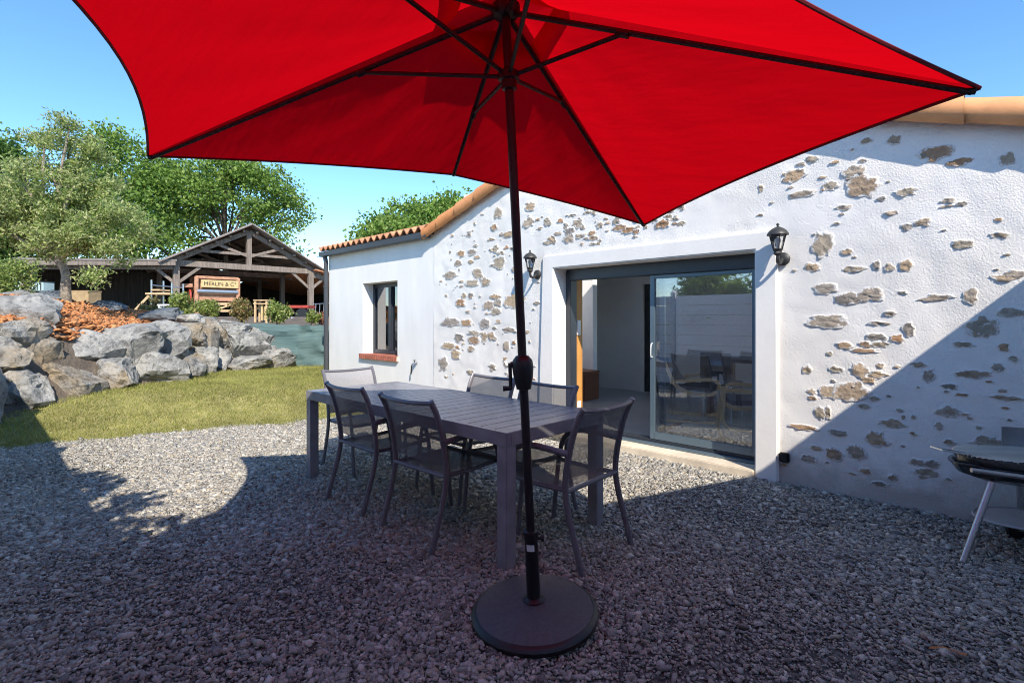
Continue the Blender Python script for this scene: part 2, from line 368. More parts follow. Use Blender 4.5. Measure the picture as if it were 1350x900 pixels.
def build_ground():
    xs = axis(-260, 260, -17, 1.2, .16, 30); ys = axis(-260, 260, -3, 10.5, .16, 30)
    V = [(x, y, ground_z(x, y)) for y in ys for x in xs]; nx = len(xs); Fc = []; mi = []
    for j in range(len(ys)-1):
        for i in range(nx-1):
            Fc.append((j*nx+i, j*nx+i+1, (j+1)*nx+i+1, (j+1)*nx+i))
            cx, cy = (xs[i]+xs[i+1])/2, (ys[j]+ys[j+1])/2
            s = terr_dist(cx, cy) if cx < -4 or cy > 8 else -1
            mi.append(2 if s > 0 else (1 if cx < lawn_edge(cy)+.16*nz(0, cy, 3, 3.5) else 0))
    me = np_mesh('ground', np.array(V), np.array(Fc), 4)
    me.polygons.foreach_set('material_index', mi); me.polygons.foreach_set('use_smooth', [True]*len(mi))
    tag(link('ground', me, [M['gravelbed'], M['lawnsoil'], M['soil']]), kind='structure')
build_ground()

def ico(sub):
    bm = bmesh.new(); bmesh.ops.create_icosphere(bm, subdivisions=sub, radius=1)
    V = np.array([v.co[:] for v in bm.verts]); Fc = np.array([[v.index for v in f.verts] for f in bm.faces]); bm.free(); return V, Fc
def rotmats(n, tilt):
    a = RNG.uniform(0, 2*PI, n); t = RNG.normal(0, tilt, n); b = RNG.uniform(0, 2*PI, n)
    ca, sa, ct, st = np.cos(a), np.sin(a), np.cos(t), np.sin(t)
    kx, ky = np.cos(b), np.sin(b); z = np.zeros(n)
    R1 = np.stack([np.stack([ca, -sa, z], -1), np.stack([sa, ca, z], -1), np.stack([z, z, z+1], -1)], 1)
    K = np.stack([np.stack([z, z, ky], -1), np.stack([z, z, -kx], -1), np.stack([-ky, kx, z], -1)], 1)
    R2 = np.eye(3)[None]+st[:, None, None]*K+(1-ct)[:, None, None]*(K@K)
    return R2@R1
def scatter(V0s, F0, pos, scale, tilt):
    n = len(pos); idx = RNG.integers(0, len(V0s), n)
    P = np.array(V0s)[idx]*scale[:, None, :]
    P = np.einsum('nij,nkj->nki', rotmats(n, tilt), P)+pos[:, None, :]
    k = P.shape[1]
    Fa = F0[None]+(np.arange(n)*k)[:, None, None]
    return P.reshape(-1, 3), Fa.reshape(-1, F0.shape[1])
def build_gravel():
    V1, F1 = ico(1); F8 = np.array([(0,1,3),(0,3,2),(4,6,7),(4,7,5),(0,4,5),(0,5,1),(2,3,7),(2,7,6),(0,2,6),(0,6,4),(1,5,7),(1,7,3)])
    C8 = np.array([(x, y, z) for x in (-1, 1) for y in (-1, 1) for z in (-1, 1)], float)*.8
    VA = [V1*(1+RNG.uniform(-.45, .30, (len(V1), 1))) for _ in range(14)]
    VB = [C8*(1+RNG.uniform(-.42, .25, (8, 3))) for _ in range(14)]
    PP, FF, off = [], [], 0
    for V0s, F0, lo, hi, n, ms in ((VA, F1, 1.3, 3.0, 130000, .0080), (VB, F8, 1.3, 3.0, 280000, .0057), (VB, F8, 3.0, 12, 480000, .0072)):
        X = RNG.uniform(-8.3, .88, n); Y = RNG.uniform(.05, 4.66, n)
        cy = -SS*X+CC*Y; cx = CC*X+SS*Y
        edge = np.array([lawn_edge(y)+.16*nz(0, y, 3, 3.5) for y in Y])
        keep = (cy > lo) & (cy <= hi) & (np.abs(cx) < cy*1.02+.5) & (X > edge-.12*RNG.random(n)**2)
        patch = np.array([nz(x, y, 8, .9) for x, y in zip(X, Y)])
        keep &= RNG.random(n) < np.clip(.78+.6*patch, .30, 1)
        X, Y, patch = X[keep], Y[keep], patch[keep]; n = len(X)
        sz = np.clip(RNG.lognormal(math.log(ms), .42, n)*(1+.25*patch), .0035, .024)
        sc_ = np.stack([sz*RNG.uniform(.9, 1.7, n), sz*RNG.uniform(.65, 1.05, n), sz*RNG.uniform(.35, .75, n)], -1)
        Z = np.array([ground_z(x, y) for x, y in zip(X, Y)])+sz*.25+RNG.uniform(0, .008, n)
        P, Fa = scatter(V0s, F0, np.stack([X, Y, Z], -1), sc_, .42)
        PP.append(P); FF.append(Fa+off); off += len(P)
    tag(link('gravel', np_mesh('gravel', np.concatenate(PP), np.concatenate(FF), 3), M['gravel']), 'crushed grey and purplish gravel covering the terrace', 'gravel', kind='stuff')
build_gravel()
def build_grass():
    n = 190000
    X = RNG.uniform(-12.6, -6.0, n); Y = RNG.uniform(-1.6, 6.5, n)
    k = np.array([(x < lawn_edge(y)+.16*nz(0, y, 3, 3.5)+.22*random.random()**3) and terr_dist(x, y) < .12 and not (x > -9.6 and y > 4.6) for x, y in zip(X, Y)])
    X, Y = X[k], Y[k]; n = len(X)
    Z = np.array([ground_z(x, y) for x, y in zip(X, Y)])
    patch = np.array([nz(x, y, 5, .9) for x, y in zip(X, Y)])
    h = np.clip(RNG.normal(.036, .014, n)*(1+.5*patch), .01, .07); w = RNG.uniform(.003, .006, n)
    a = RNG.uniform(0, 2*PI, n); l = RNG.normal(0, .5, (n, 2))
    B = np.stack([X, Y, Z-.005], -1); d = np.stack([np.cos(a)*w, np.sin(a)*w, 0*w], -1)
    T = B+np.stack([l[:, 0]*h, l[:, 1]*h, h+.005], -1)
    P = np.stack([B-d, B+d, T], 1).reshape(-1, 3); Fa = np.arange(3*n).reshape(-1, 3)
    tag(link('grass', np_mesh('grass', P, Fa, 3), M['grass']), 'short dry yellow-green lawn below the boulder wall', 'grass', kind='stuff')
build_grass()
def build_mulch():
    cube = np.array([(x, y, z) for x in (-1, 1) for y in (-1, 1) for z in (-1, 1)], float)
    Fq = np.array([(0,1,3,2),(4,6,7,5),(0,4,5,1),(2,3,7,6),(0,2,6,4),(1,5,7,3)])
    V0s = [cube*np.array([1, 1, 1])+RNG.normal(0, .18, (8, 3)) for _ in range(6)]
    n = 26000; X = RNG.uniform(-15.5, -9.2, n); Y = RNG.uniform(-.8, 4.4, n)
    s = np.array([terr_dist(x, y) for x, y in zip(X, Y)]); k = (s > .7) & (s < 4.6)
    X, Y = X[k], Y[k]; n = len(X); Z = np.array([ground_z(x, y) for x, y in zip(X, Y)])+RNG.uniform(-.01, .04, n)
    sz = RNG.uniform(.03, .085, n)
    P, Fa = scatter(V0s, Fq, np.stack([X, Y, Z], -1), np.stack([sz, sz*.32, sz*.13], -1), .5)
    tag(link('bark_mulch', np_mesh('bark_mulch', P, Fa, 4), M['mulch']), 'orange bark mulch spread on the bank above the boulders', 'mulch', kind='stuff')
build_mulch()

# ------------------------------------------------------------------ boulders
def boulder_mesh(seed, sx, sy, sz, sub=4, cuts=15):
    r = random.Random(seed); V, Fc = ico(sub); V = V.copy()
    V = np.sign(V)*np.abs(V)**.66
    V /= np.abs(V).max()
    for _ in range(cuts):
        nrm = Vector((r.gauss(0, 1), r.gauss(0, 1), r.gauss(0, .8))).normalized(); d = r.uniform(.52, .92)
        nn = np.array(nrm[:]); e = np.maximum(0, V@nn-d); V -= e[:, None]*nn[None]
    off = r.uniform(0, 50)
    for i, p in enumerate(V):
        q = Vector((p[0]*1.3+off, p[1]*1.3, p[2]*1.3))
        V[i] = p*(1+.10*mnoise.noise(q)+.05*mnoise.noise(q*2.7)-.10*(1-abs(mnoise.noise(q*3.1)))**6-.05*abs(mnoise.noise(q*6.5))+.025*mnoise.noise(q*14))
    V -= (V.max(0)+V.min(0))/2
    V /= (V.max(0)-V.min(0))/2
    V = V*np.array([sx, sy, sz])
    me = np_mesh('boulder', V, Fc, 3)
    me.polygons.foreach_set('use_smooth', [True]*len(me.polygons)); me.set_sharp_from_angle(angle=math.radians(24))
    return me
BASE_D = [(-60, 5.7), (0, 6.3), (60, 7.0), (119, 7.7), (174, 8.2), (234, 9.1), (298, 10.6), (390, 11.5)]
def base_depth(u):
    for (a, da), (b, db) in zip(BASE_D, BASE_D[1:]):
        if u <= b: return da+(db-da)*(u-a)/(b-a)
    return 11.6
BG = 'boulders of the dry stone retaining wall'
BOULD = [  # u0, u1, v0, v1, extra depth, label
 (-22, 58, 487, 546, .15, 'dark tan boulder in the bottom row, half in shade at the left picture edge'),
 (-60, -10, 470, 560, .0, 'shaded grey boulder cut by the left picture edge'),
 (-30, 30, 446, 497, .35, 'grey boulder at the left picture edge, in the middle row'),
 (12, 66, 441, 500, .4, 'brownish grey boulder in the middle row, beside the largest boulder'),
 (-30, 46, 418, 458, .6, 'slabby blue-grey boulder at the left picture edge, under the top boulder'),
 (-25, 86, 386, 438, 1.0, 'big angular two-tone boulder topping the left end of the wall'),
 (46, 143, 419, 486, .45, 'largest pale blue-grey boulder, with a pointed top below the mulch'),
 (47, 122, 478, 531, .1, 'tan and grey cracked boulder in the bottom row under the largest boulder'),
 (107, 178, 475, 520, .15, 'pinkish grey wedge-shaped boulder in the bottom row'),
 (125, 204, 426, 484, .5, 'grey rounded-top boulder directly right of the largest boulder'),
 (160, 238, 465, 511, .15, 'long pale grey boulder in the bottom row, right of the wedge'),
 (176, 243, 421, 471, .6, 'white-streaked pale boulder at the foot of the orange mulch'),
 (219, 268, 466, 508, .2, 'tan grey slab leaning in the bottom row near the wall middle'),
 (208, 229, 464, 480, .45, 'small round stone wedged between two rows'),
 (227, 269, 425, 460, .7, 'speckled grey boulder, third from the right in the upper row'),
 (248, 287, 458, 503, .3, 'narrow grey tan slab in the bottom row, next to the leaning slab'),
 (260, 284, 424, 464, .6, 'dark narrow upright boulder in the upper row'),
 (279, 305, 423, 463, .65, 'tan-faced upright boulder beside the dark narrow one'),
 (271, 305, 456, 494, .35, 'brown boulder at the corner where the wall turns'),
 (293, 348, 431, 474, .3, 'smooth light grey block with a flat face near the right end'),
 (323, 368, 426, 462, .75, 'warm beige boulder topping the right end of the wall'),
 (297, 355, 468, 489, .1, 'low flat grey boulder at the grass under the smooth block'),
 (343, 388, 458, 489, .15, 'rounded beige boulder ending the wall at the green windbreak'),
 (345, 365, 454, 472, .4, 'small dark stone wedged under the beige top boulder'),
 (288, 330, 420, 440, .9, 'flat grey slab lying on top at the green windbreak'),
 (228, 264, 413, 430, 1.2, 'thin pale slab on the crest above the upper row'),
 (258, 287, 416, 434, 1.1, 'small lumpy grey rock on the crest left of the flat slab'),
]
for i, (u0, u1, v0, v1, ex, lab) in enumerate(BOULD):
    u, v = (u0+u1)/2, (v0+v1)/2; d = base_depth(u)+ex
    v += .09*(v1-v0)*(ex >= .45)
    kk = 1.08 if u > 262 else 1.2
    if u > 310: v += .06*(v1-v0)
    w = (u1-u0)/F*d*.5*(kk+.06*(ex < .4)); h = (v1-v0)/F*d*.5*kk
    p = at(u, v, d+w*.25)
    o = link('boulder', boulder_mesh(100+i, w, max(w*.8, .25), h), M['rock'])
    o.location = p; o.rotation_euler = (0, 0, math.atan2(SS, CC)+random.uniform(-.25, .25))
    tag(o, lab, 'boulder', BG)
DR = [(115, 169, 396, 418, 10.4, 'dark blue-black rock lying on the mulch right of the olive trunk'),
      (183, 240, 405, 428, 10.6, 'long dark blue-black rock at the right end of the mulch'),
      (42, 90, 382, 410, 9.6, 'dark brown mound behind the top boulder, left of the olive trunk'),
      (-8, 44, 382, 400, 9.0, 'low pale rock ridge at the left picture edge, behind the top boulder')]
for i, (u0, u1, v0, v1, d, lab) in enumerate(DR):
    w = (u1-u0)/F*d*.5; h = (v1-v0)/F*d*.5
    o = link('rock', boulder_mesh(300+i, w, w*.6, h), M['darkrock'] if i < 3 else M['rock']); o.location = at((u0+u1)/2, (v0+v1)/2, d)
    o.rotation_euler = (0, 0, math.atan2(SS, CC)); tag(o, lab, 'rock', 'loose rocks on the bank')

# ------------------------------------------------------------------ trees and bushes
def leaf_cloud(clumps, per, spread, ls, lw, up=.25, flat=1.0):
    P = []
    C = np.repeat(np.array(clumps, float), per, axis=0); n = len(C)
    pos = C+RNG.normal(0, 1, (n, 3))*np.array([spread, spread, spread*flat])
    d = RNG.normal(0, 1, (n, 3)); d[:, 2] += up; d /= np.linalg.norm(d, axis=1)[:, None]
    q = RNG.normal(0, 1, (n, 3)); s = np.cross(d, q); s /= np.linalg.norm(s, axis=1)[:, None]+1e-9
    nn = np.cross(d, s)
    L = ls*RNG.uniform(.6, 1.3, n)[:, None]; W = lw*RNG.uniform(.7, 1.3, n)[:, None]
    V = np.stack([pos, pos+d*L*.5+s*W+nn*W*.4, pos+d*L, pos+d*L*.5-s*W+nn*W*.4], 1)
    Fa = np.stack([np.arange(n)*4, np.arange(n)*4+1, np.arange(n)*4+2, np.arange(n)*4, np.arange(n)*4+2, np.arange(n)*4+3], -1).reshape(-1, 3)
    return V.reshape(-1, 3), Fa
def clump_points(lobes, n, seed, shell=.55):
    r = np.random.default_rng(seed); out = []; tot = sum(a[3]*a[4]*a[5] for a in lobes)
    for (x, y, z, rx, ry, rz) in lobes:
        k = max(3, int(n*rx*ry*rz/tot)); d = r.normal(0, 1, (k, 3)); d /= np.linalg.norm(d, axis=1)[:, None]
        rad = (shell+(1-shell)*r.random(k)**.6)*(1+.12*r.normal(0, 1, k))
        out.append(np.array([x, y, z])+d*rad[:, None]*np.array([rx, ry, rz]))
    return np.concatenate(out)
def tree(name, label, cat, base, lobes, nc, per, spread, ls, lw, leafm, barkm, r0, fork, seed, group=None, flat=.7, shell=.55, limbs=14):
    t = thing(name, label, cat, base, 0, group); b = Vector(base); rnd = random.Random(seed)
    cl = clump_points(lobes, nc, seed, shell); mb = MB()
    fk = Vector(fork)-b
    trunk = [Vector((0, 0, -.2)), fk*.3+Vector((rnd.uniform(-.3,.3)*r0, rnd.uniform(-.3,.3)*r0, 0)), fk*.65+Vector((rnd.uniform(-1,1)*r0*.6, rnd.uniform(-1,1)*r0*.6, 0)), fk]
    mb.tube(spline(trunk, 4), [r0*1.35]+[r0*(1-.035*k) for k in range(12)], 10)
    pick = sorted(range(len(cl)), key=lambda i: rnd.random())[:limbs]
    for i in pick:
        e = Vector(cl[i])-b; mid = fk.lerp(e, .5)+Vector((rnd.uniform(-1,1), rnd.uniform(-1,1), rnd.uniform(-.2,.8)))*r0*1.6
        pth = spline([fk*rnd.uniform(.8, 1.0), mid, e], 4); m_ = len(pth)
        mb.tube(pth, [r0*.5*(1-.82*k/m_) for k in range(m_)], 6)
        for _ in range(2):
            j = min(range(len(cl)), key=lambda q: (Vector(cl[q])-b-e).length+rnd.random()*spread*4); e2 = Vector(cl[j])-b
            p2 = spline([pth[m_//2+1], (pth[m_//2+1]+e2)/2+Vector((0, 0, r0*.5)), e2], 3); mb.tube(p2, [r0*.2*(1-.8*k/len(p2)) for k in range(len(p2))], 5)
    mb.build('trunk', barkm, t, smooth=True)
    V, Fa = leaf_cloud(cl-np.array(base), per, spread, ls, lw, flat=flat)
    link('crown', np_mesh('crown', V, Fa, 3), leafm, t)
    return t
def lobes_px(L, d0):
    out = []
    for (u, v, ru, rv, dd) in L:
        d = d0+dd; p = at(u, v, d); k = d/F; out.append((p.x, p.y, p.z, ru*k, ru*k, rv*k))
    return out
b = at(88, 400, 9.6); b.z = ground_z(b.x, b.y)
tree('olive_tree', 'grey-green olive tree on the mulch bank behind the boulders', 'tree', b,
     lobes_px([(70, 265, 60, 62, 0), (30, 290, 45, 48, .2), (120, 275, 50, 52, .3), (150, 310, 42, 36, -.1), (85, 205, 34, 38, .2), (85, 175, 14, 20, 0), (125, 205, 24, 24, .3), (2, 305, 34, 28, 0), (80, 318, 50, 26, -.3), (135, 362, 20, 18, -.4), (52, 185, 12, 12, 0)], 9.6),
     250, 190, .095, .075, .014, M['olive'], M['bark'], .095, at(78, 340, 9.5), 5, limbs=20, shell=.35)
tree('broad_tree', 'tall spreading tree with open layered crown behind the barn gable', 'tree', tuple(at(300, 395, 44)),
     lobes_px([(330, 255, 56, 30, 0), (362, 285, 36, 26, 1), (290, 228, 46, 22, 0), (250, 262, 44, 36, 2), (225, 240, 40, 32, 1), (345, 232, 40, 16, 0), (385, 318, 20, 14, 0), (240, 305, 40, 22, 0), (380, 268, 16, 16, 0)], 44),
     250, 78, .62, .31, .10, M['leaf'], M['barkd'], .26, at(298, 322, 44), 8, 'trees behind the barn', limbs=22, flat=.45)
tree('broad_tree', 'dense green tree rising between the olive tree and the barn gable', 'tree', tuple(at(175, 395, 40)),
     lobes_px([(170, 225, 42, 40, 0), (145, 200, 30, 30, 0), (195, 275, 40, 50, 0), (130, 260, 40, 50, 0), (200, 225, 26, 26, 0), (205, 318, 44, 28, 0), (150, 318, 50, 30, 0)], 40),
     200, 80, .55, .30, .10, M['leaf'], M['barkd'], .4, at(172, 310, 40), 9, 'trees behind the barn', limbs=14)
tree('broad_tree', 'dark leafy tree at the left picture edge behind the olive', 'tree', tuple(at(-5, 400, 30)),
     lobes_px([(0, 225, 34, 48, 0), (12, 205, 20, 26, 0), (-20, 290, 50, 60, 0), (35, 300, 30, 50, 1)], 30),
     170, 120, .42, .25, .08, M['leafd'], M['barkd'], .3, at(-5, 320, 30), 10, 'trees behind the barn', limbs=10)
tree('bushy_tree', 'rounded bright green treetops seen over the annexe roof', 'tree', tuple(at(552, 400, 34)),
     lobes_px([(540, 300, 56, 32, 0), (505, 312, 32, 24, 0), (585, 290, 46, 30, 1), (620, 285, 40, 26, 2), (560, 340, 80, 40, 0)], 34),
     230, 130, .45, .26, .09, M['leaf'], M['barkd'], .3, at(552, 345, 34), 12, limbs=8)
def bush(name, label, u, v, d, r, m_, n=26, group=None, per=70, hk=1.0):
    p = at(u, v, d); gz = ground_z(p.x, p.y); t = thing(name, label, 'bush', (p.x, p.y, min(gz, p.z-r*.9)), 0, group)
    c0 = Vector((0, 0, p.z-t.location.z)); z0 = c0.z; mb = MB(); rnd = random.Random(int(u))
    cl = clump_points([(0, 0, z0, r, r, r*hk)], n, int(u*7+v), .3)
    for c in cl[:9]: mb.tube(spline([(0, 0, -.05), (c[0]*.4, c[1]*.4, z0*.5), c], 3), [.014, .013, .012, .011, .009, .008, .005], 5)
    mb.build('stem', M['bark'], t, smooth=True)
    V, Fa = leaf_cloud(cl, per, r*.2, .075, .022); link('foliage', np_mesh('foliage', V, Fa, 3), m_, t)
bush('bush', 'leafy bush at the foot of the barn post beside the scaffold', 240, 402, 14, .30, M['leafy'], 34, 'bushes along the bank')
bush('bush', 'yellowish bush in front of the threshing machine left side', 274, 408, 14, .24, M['leafy'], 24, 'bushes along the bank')
bush('bush', 'reddish-tipped bush in front of the threshing machine right side', 318, 408, 14.5, .28, M['leafr'], 24, 'bushes along the bank')
bush('bush', 'round bright bush right of the wooden frame stand', 366, 412, 14.5, .27, M['leafy'], 30, 'bushes along the bank')
bush('bush', 'small green bush just right of the tall right barn post', 412, 420, 14.5, .16, M['leafy'], 14, 'bushes along the bank')
bush('flowering_bush', 'pink flowering bush beside the annexe downpipe', 427, 421, 15, .17, M['flower'], 16, 'bushes along the bank')
bush('bush', 'yellow-green plant below the planks of the scaffold', 200, 404, 13.5, .20, M['leafr'], 14, 'bushes along the bank')
bush('bush', 'bright green shrub left of the barn corner post', 16, 368, 13.0, .48, M['leafy'], 50, None, 90)

# ------------------------------------------------------------------ windbreak
def windbreak():
    me_ = MB(); pts = [(at(270, 425, 11.9), 1.35), (at(390, 428, 11.75), 1.27), (at(436, 428, 11.9), 1.25), (at(600, 430, 12.4), 1.2)]
    nu, nv = 70, 14; vs = []
    for i in range(nu+1):
        t = i/nu*(len(pts)-1); k = min(int(t), len(pts)-2); f = t-k
        p = pts[k][0].lerp(pts[k+1][0], f); zt = pts[k][1]*(1-f)+pts[k+1][1]*f
        for j in range(nv+1):
            g = j/nv; z = .05+(zt-.05)*g-.03*math.sin(PI*((t*3) % 1))*(g > .9)
            off = .05*nz(i*.12, j*.5, 1)+.02*math.sin(j*1.3+i*.25)
            vs.append((p.x+off*.7, p.y-off, z))
    fs = [(i*(nv+1)+j, (i+1)*(nv+1)+j, (i+1)*(nv+1)+j+1, i*(nv+1)+j+1) for i in range(nu) for j in range(nv)]
    t = thing('windbreak_screen', 'dark green windbreak netting along the bank behind the annexe', 'windbreak', (pts[1][0].x, pts[1][0].y, .05))
    MB().add(vs, fs).build('netting', M['tarp'], t, smooth=True, world=True)
    for k in range(5):
        q = pts[0][0].lerp(pts[3][0], k/4); MB().tube([(q.x-.1, q.y+.1, -.1), (q.x-.1, q.y+.1, 1.2)], .03).build('post', M['oldwood'], t, world=True)
windbreak()

# ------------------------------------------------------------------ barn
def barn():
    L = at(232, 395, 22); E = Vector((.05, .999, 0)).normalized(); I = Vector((-.999, .05, 0)).normalized(); G = 1.5
    o = Vector((L.x, L.y, 0))
    def P(a, b_, z): return o+E*a+I*b_+Vector((0, 0, z))
    t = thing('open_barn', 'open-fronted timber barn with a trussed gable and low side aisles', 'barn', (o.x, o.y, G))
    W = 5.75; ev, pk = 3.85, 5.62; D = 12
    kw = dict(parent=t, world=True)
    def post(a, b_, top, s=.24): MB().beam(P(a, b_, G-.7), P(a, b_, top), s, s).build('post', M['oldwood'], bevel=.015, **kw)
    for a in (0, W): post(a, 0, ev)
    post(-4.6, 0, 3.45, .26); post(9.6, 0, 3.2)
    for b_ in (4, 8):
        for a in (0, W): post(a, b_, ev, .22)
    post(W*.62, 5.5, ev, .2)
    for b_ in (0, 4, 8):
        f = MB(); f.beam(P(-.2, b_, ev-.05), P(W+.2, b_, ev-.05), .2, .26); f.build('tie_beam', M['oldwood'] if b_ == 0 else M['redbeam'], bevel=.01, **kw)
        f = MB()
        for s in (0, 1):
            a0 = -.5 if s == 0 else W+.5; f.beam(P(a0, b_, ev-.16), P(W/2, b_, pk-.16), .16, .2)
        f.build('rafter', M['oldwood'], **kw)
        MB().beam(P(W/2, b_, ev+.05), P(W/2, b_, pk-.2), .2, .2).build('king_post', M['oldwood'], **kw)
        f = MB()
        for s in (-1, 1):
            f.beam(P(W/2, b_, ev+.45), P(W/2+s*1.35, b_, ev+.92), .12, .12)
        f.build('strut', M['oldwood'], **kw)
        f = MB(); f.beam(P(1.0, b_, ev+.55), P(W-1.0, b_, ev+.55), .08, .12); f.build('collar_tie', M['oldwood'], **kw)
    for a in (0, W):
        for s in (-1, 1):
            MB().beam(P(a, .02, ev-.95), P(a+s*.95, .02, ev-.12), .12, .12).build('brace', M['oldwood'], **kw)
    f = MB()
    for k in range(6):
        z = (k+.5)/6
        for s in (0, 1):
            a = (-.5+(W/2+.5)*z) if s == 0 else (W+.5-(W/2+.5)*z); zz = ev-.1+(pk-ev+.05)*z
            f.beam(P(a, -.35, zz), P(a, D, zz), .1, .1)
    f.build('purlin', M['oldwood'], **kw)
    def slope(name, a0, z0, a1, z1, b0, b1, m_, wav=.03):
        vs = []; n = int(abs(b1-b0)/.09); d = (P(a1, 0, z1)-P(a0, 0, z0)).normalized(); up = d.cross(I); up = up if up.z > 0 else -up
        for k in range(n+1):
            b_ = b0+(b1-b0)*k/n; off = wav*math.sin(k*PI/1.5)
            for (a, z) in ((a0, z0), (a1, z1)):
                p = P(a, b_, z)+up*off; vs += [p, p+up*.05]
        fs = []
        for k in range(n):
            q = k*4; fs += [(q, q+4, q+6, q+2), (q+1, q+3, q+7, q+5), (q, q+1, q+5, q+4), (q+2, q+6, q+7, q+3)]
        fs += [(0, 2, 3, 1), (n*4, n*4+1, n*4+3, n*4+2)]
        MB().add(vs, fs).build(name, m_, **kw)
    slope('roof_slope', -.7, ev-.12, W/2, pk+.1, -.6, D, M['sheet']); slope('roof_slope', W+.7, ev-.12, W/2, pk+.1, -.6, D, M['sheet'])
    slope('aisle_roof', -5.0, 3.50, -.05, 3.84, -.5, D, M['sheet']); slope('aisle_roof', 10.2, 3.1, W+.05, 3.84, -.5, D, M['tileold'])
    f = MB(); f.beam(P(-4.95, -.45, 3.42), P(-.1, -.45, 3.76), .05, .2); f.build('fascia', M['oldwood'], **kw)
    MB().beam(P(-4.8, 0, 3.30), P(0, 0, 3.62), .18, .2).build('aisle_beam', M['oldwood'], **kw); MB().beam(P(W, 0, 3.62), P(10, 0, 2.96), .18, .2).build('aisle_beam', M['oldwood'], **kw)
    f = MB(); f.prism([(-4.8, G-.6), (10, G-.6), (10, 3.18), (W, ev+.02), (W/2, pk+.1), (0, ev+.02), (-4.8, 3.54)], D-.1, D)
    f.v = [tuple(P(x, y, z)) for x, y, z in f.v]; f.build('back_wall', M['darkwood'], **kw)
    f = MB(); f.beam(P(-4.75, 0, 2.35), P(-4.75, D, 2.35), 2.0, .06, up=(E.x, E.y, 0)); f.build('side_wall', M['oldwood'], **kw)
    f = MB(); f.beam(P(9.9, 0, 2.3), P(9.9, D, 2.3), 1.9, .06, up=(E.x, E.y, 0)); f.build('side_wall', M['darkwood'], **kw)
    f = MB(); f.beam(P(-4.7, 4.2, G+.85), P(.2, 4.2, G+.85), .08, 2.7); f.build('inner_boarding', M['darkwood'], **kw)
    return P, math.atan2(E.y, E.x)
BP, BROT = barn()
def facing(p): return (p.x, p.y, p.z)
def machine():
    p = at(287, 412, 23.0); p.z = 1.55
    t = thing('threshing_machine', 'old wooden threshing machine with a lettered yellow panel in the barn', 'machine', p, BROT-.04); t.scale = (.84, .84, .88)
    W, Hh, D = 1.0, 1.95, 1.4
    f = MB(); f.box((-W, .1, .75), (W, D, 1.2)); f.box((-W, .0, 1.85), (W+.02, D, 2.0))
    f.box((-W+.05, .25, 1.2), (W-.05, D, 1.84)); f.build('body', M['machine'], t, bevel=.02)
    f = MB(); f.box((-W+.22, -.12, 1.42), (W-.02, .06, 1.80)); pn = f.build('sign_panel', M['yellow'], t, bevel=.01)
    fc = bpy.data.curves.new('lettering', 'FONT'); fc.body = 'MERLIN & C°'; fc.size = .27; fc.align_x = 'CENTER'; fc.extrude = .006; fc.materials.append(M['letter'])
    tmp = bpy.data.objects.new('tmp', fc); COL.objects.link(tmp); bpy.context.view_layer.update()
    lm = bpy.data.meshes.new_from_object(tmp.evaluated_get(bpy.context.evaluated_depsgraph_get())); bpy.data.objects.remove(tmp)
    fo = bpy.data.objects.new('lettering', lm); COL.objects.link(fo); fo.parent = pn; fo.location = (.1, -.127, 1.52); fo.rotation_euler = (PI/2, 0, 0)
    f = MB(); f.tube([(-W+.05, 0, 1.22), (W-.05, 0, 1.22)], .13, 14); f.build('roller', M['steel'], t, smooth=True)
    for sx in (-1, 1):
        for y in (0, D-.1):
            MB().box((sx*(W-.02)-.09, y-.06, 0), (sx*(W-.02)+.09, y+.08, 1.95)).build('leg', M['machine'], t, bevel=.01)
    f = MB(); f.box((-W+.1, -.02, .55), (W-.1, .1, .68)); f.box((-W+.1, -.02, .2), (W-.1, .1, .32)); f.beam((-.7, -.03, .05), (.6, -.03, .58), .06, .08); f.build('crossbar', M['palewood'], t)
    f = MB(); f.box((-W-.75, .3, 1.42), (-W-.1, 1.2, 1.6)); f.build('feed_table', M['machine'], t)
    f = MB(); f.lathe([(.02, -.04), (.42, -.04), (.42, .04), (.02, .04)], (-W-.2, .6, .95), 20, 0, Matrix.Rotation(PI/2, 4, 'Y')); f.build('pulley_wheel', M['redpaint'], t, smooth=True)
machine()
def scaffold():
    p = at(212, 414, 16.5); p.z = ground_z(p.x, p.y)
    t = thing('scaffold', 'small scaffold of steel posts and planks beside the left barn post', 'scaffold', p, math.atan2(SS, CC)-.1)
    for x in (-.32, .38):
        for y in (0, .5): MB().tube([(x, y, -.1), (x, y, 1.25 if x < 0 else 1.15)], .025).build('post', M['steel'], t)
    f = MB(); f.tube([(-.32, 0, 1.08), (.38, 0, 1.02)], .018); f.tube([(-.32, .5, 1.08), (.38, .5, 1.02)], .018); f.build('rail', M['steel'], t)
    f = MB(); f.box((-.5, -.05, .78), (.36, .55, .84)); f.box((-.3, -.05, .90), (.0, .4, .95)); f.build('plank', M['palewood'], t)
    f = MB(); f.box((-.12, .0, .42), (.40, .5, .47)); f.box((-.1, .0, .0), (-.04, .1, .42)); f.box((.3, 0, 0), (.36, .1, .42)); f.build('lower_shelf', M['white'], t)
    f = MB(); f.beam((-.36, -.06, .74), (-.92, -.3, -.02), .05, .07); f.build('leaning_board', M['palewood'], t)
scaffold()
def box_thing(name, label, cat, p, dims, m_, rz, lid=None):
    t = thing(name, label, cat, p, rz); w, d, h = dims
    f = MB(); f.box((-w/2, -d/2, 0), (w/2, d/2, h)); f.build('body', m_, t, bevel=.012)
    f = MB()
    for k in (-.3, 0, .3): f.box((w*k-.015, -d/2-.012, h*.1), (w*k+.015, -d/2+.01, h*.9))
    f.box((-w/2-.01, -d/2-.01, h), (w/2+.01, d/2+.01, h+.03)); f.build('lid', lid or m_, t)
p = at(110, 402, 17.5); box_thing('cardboard_box', 'row of tan cardboard boxes behind the olive trunk in the barn', 'box', p, (.85, .5, .45), M['card'], .7)
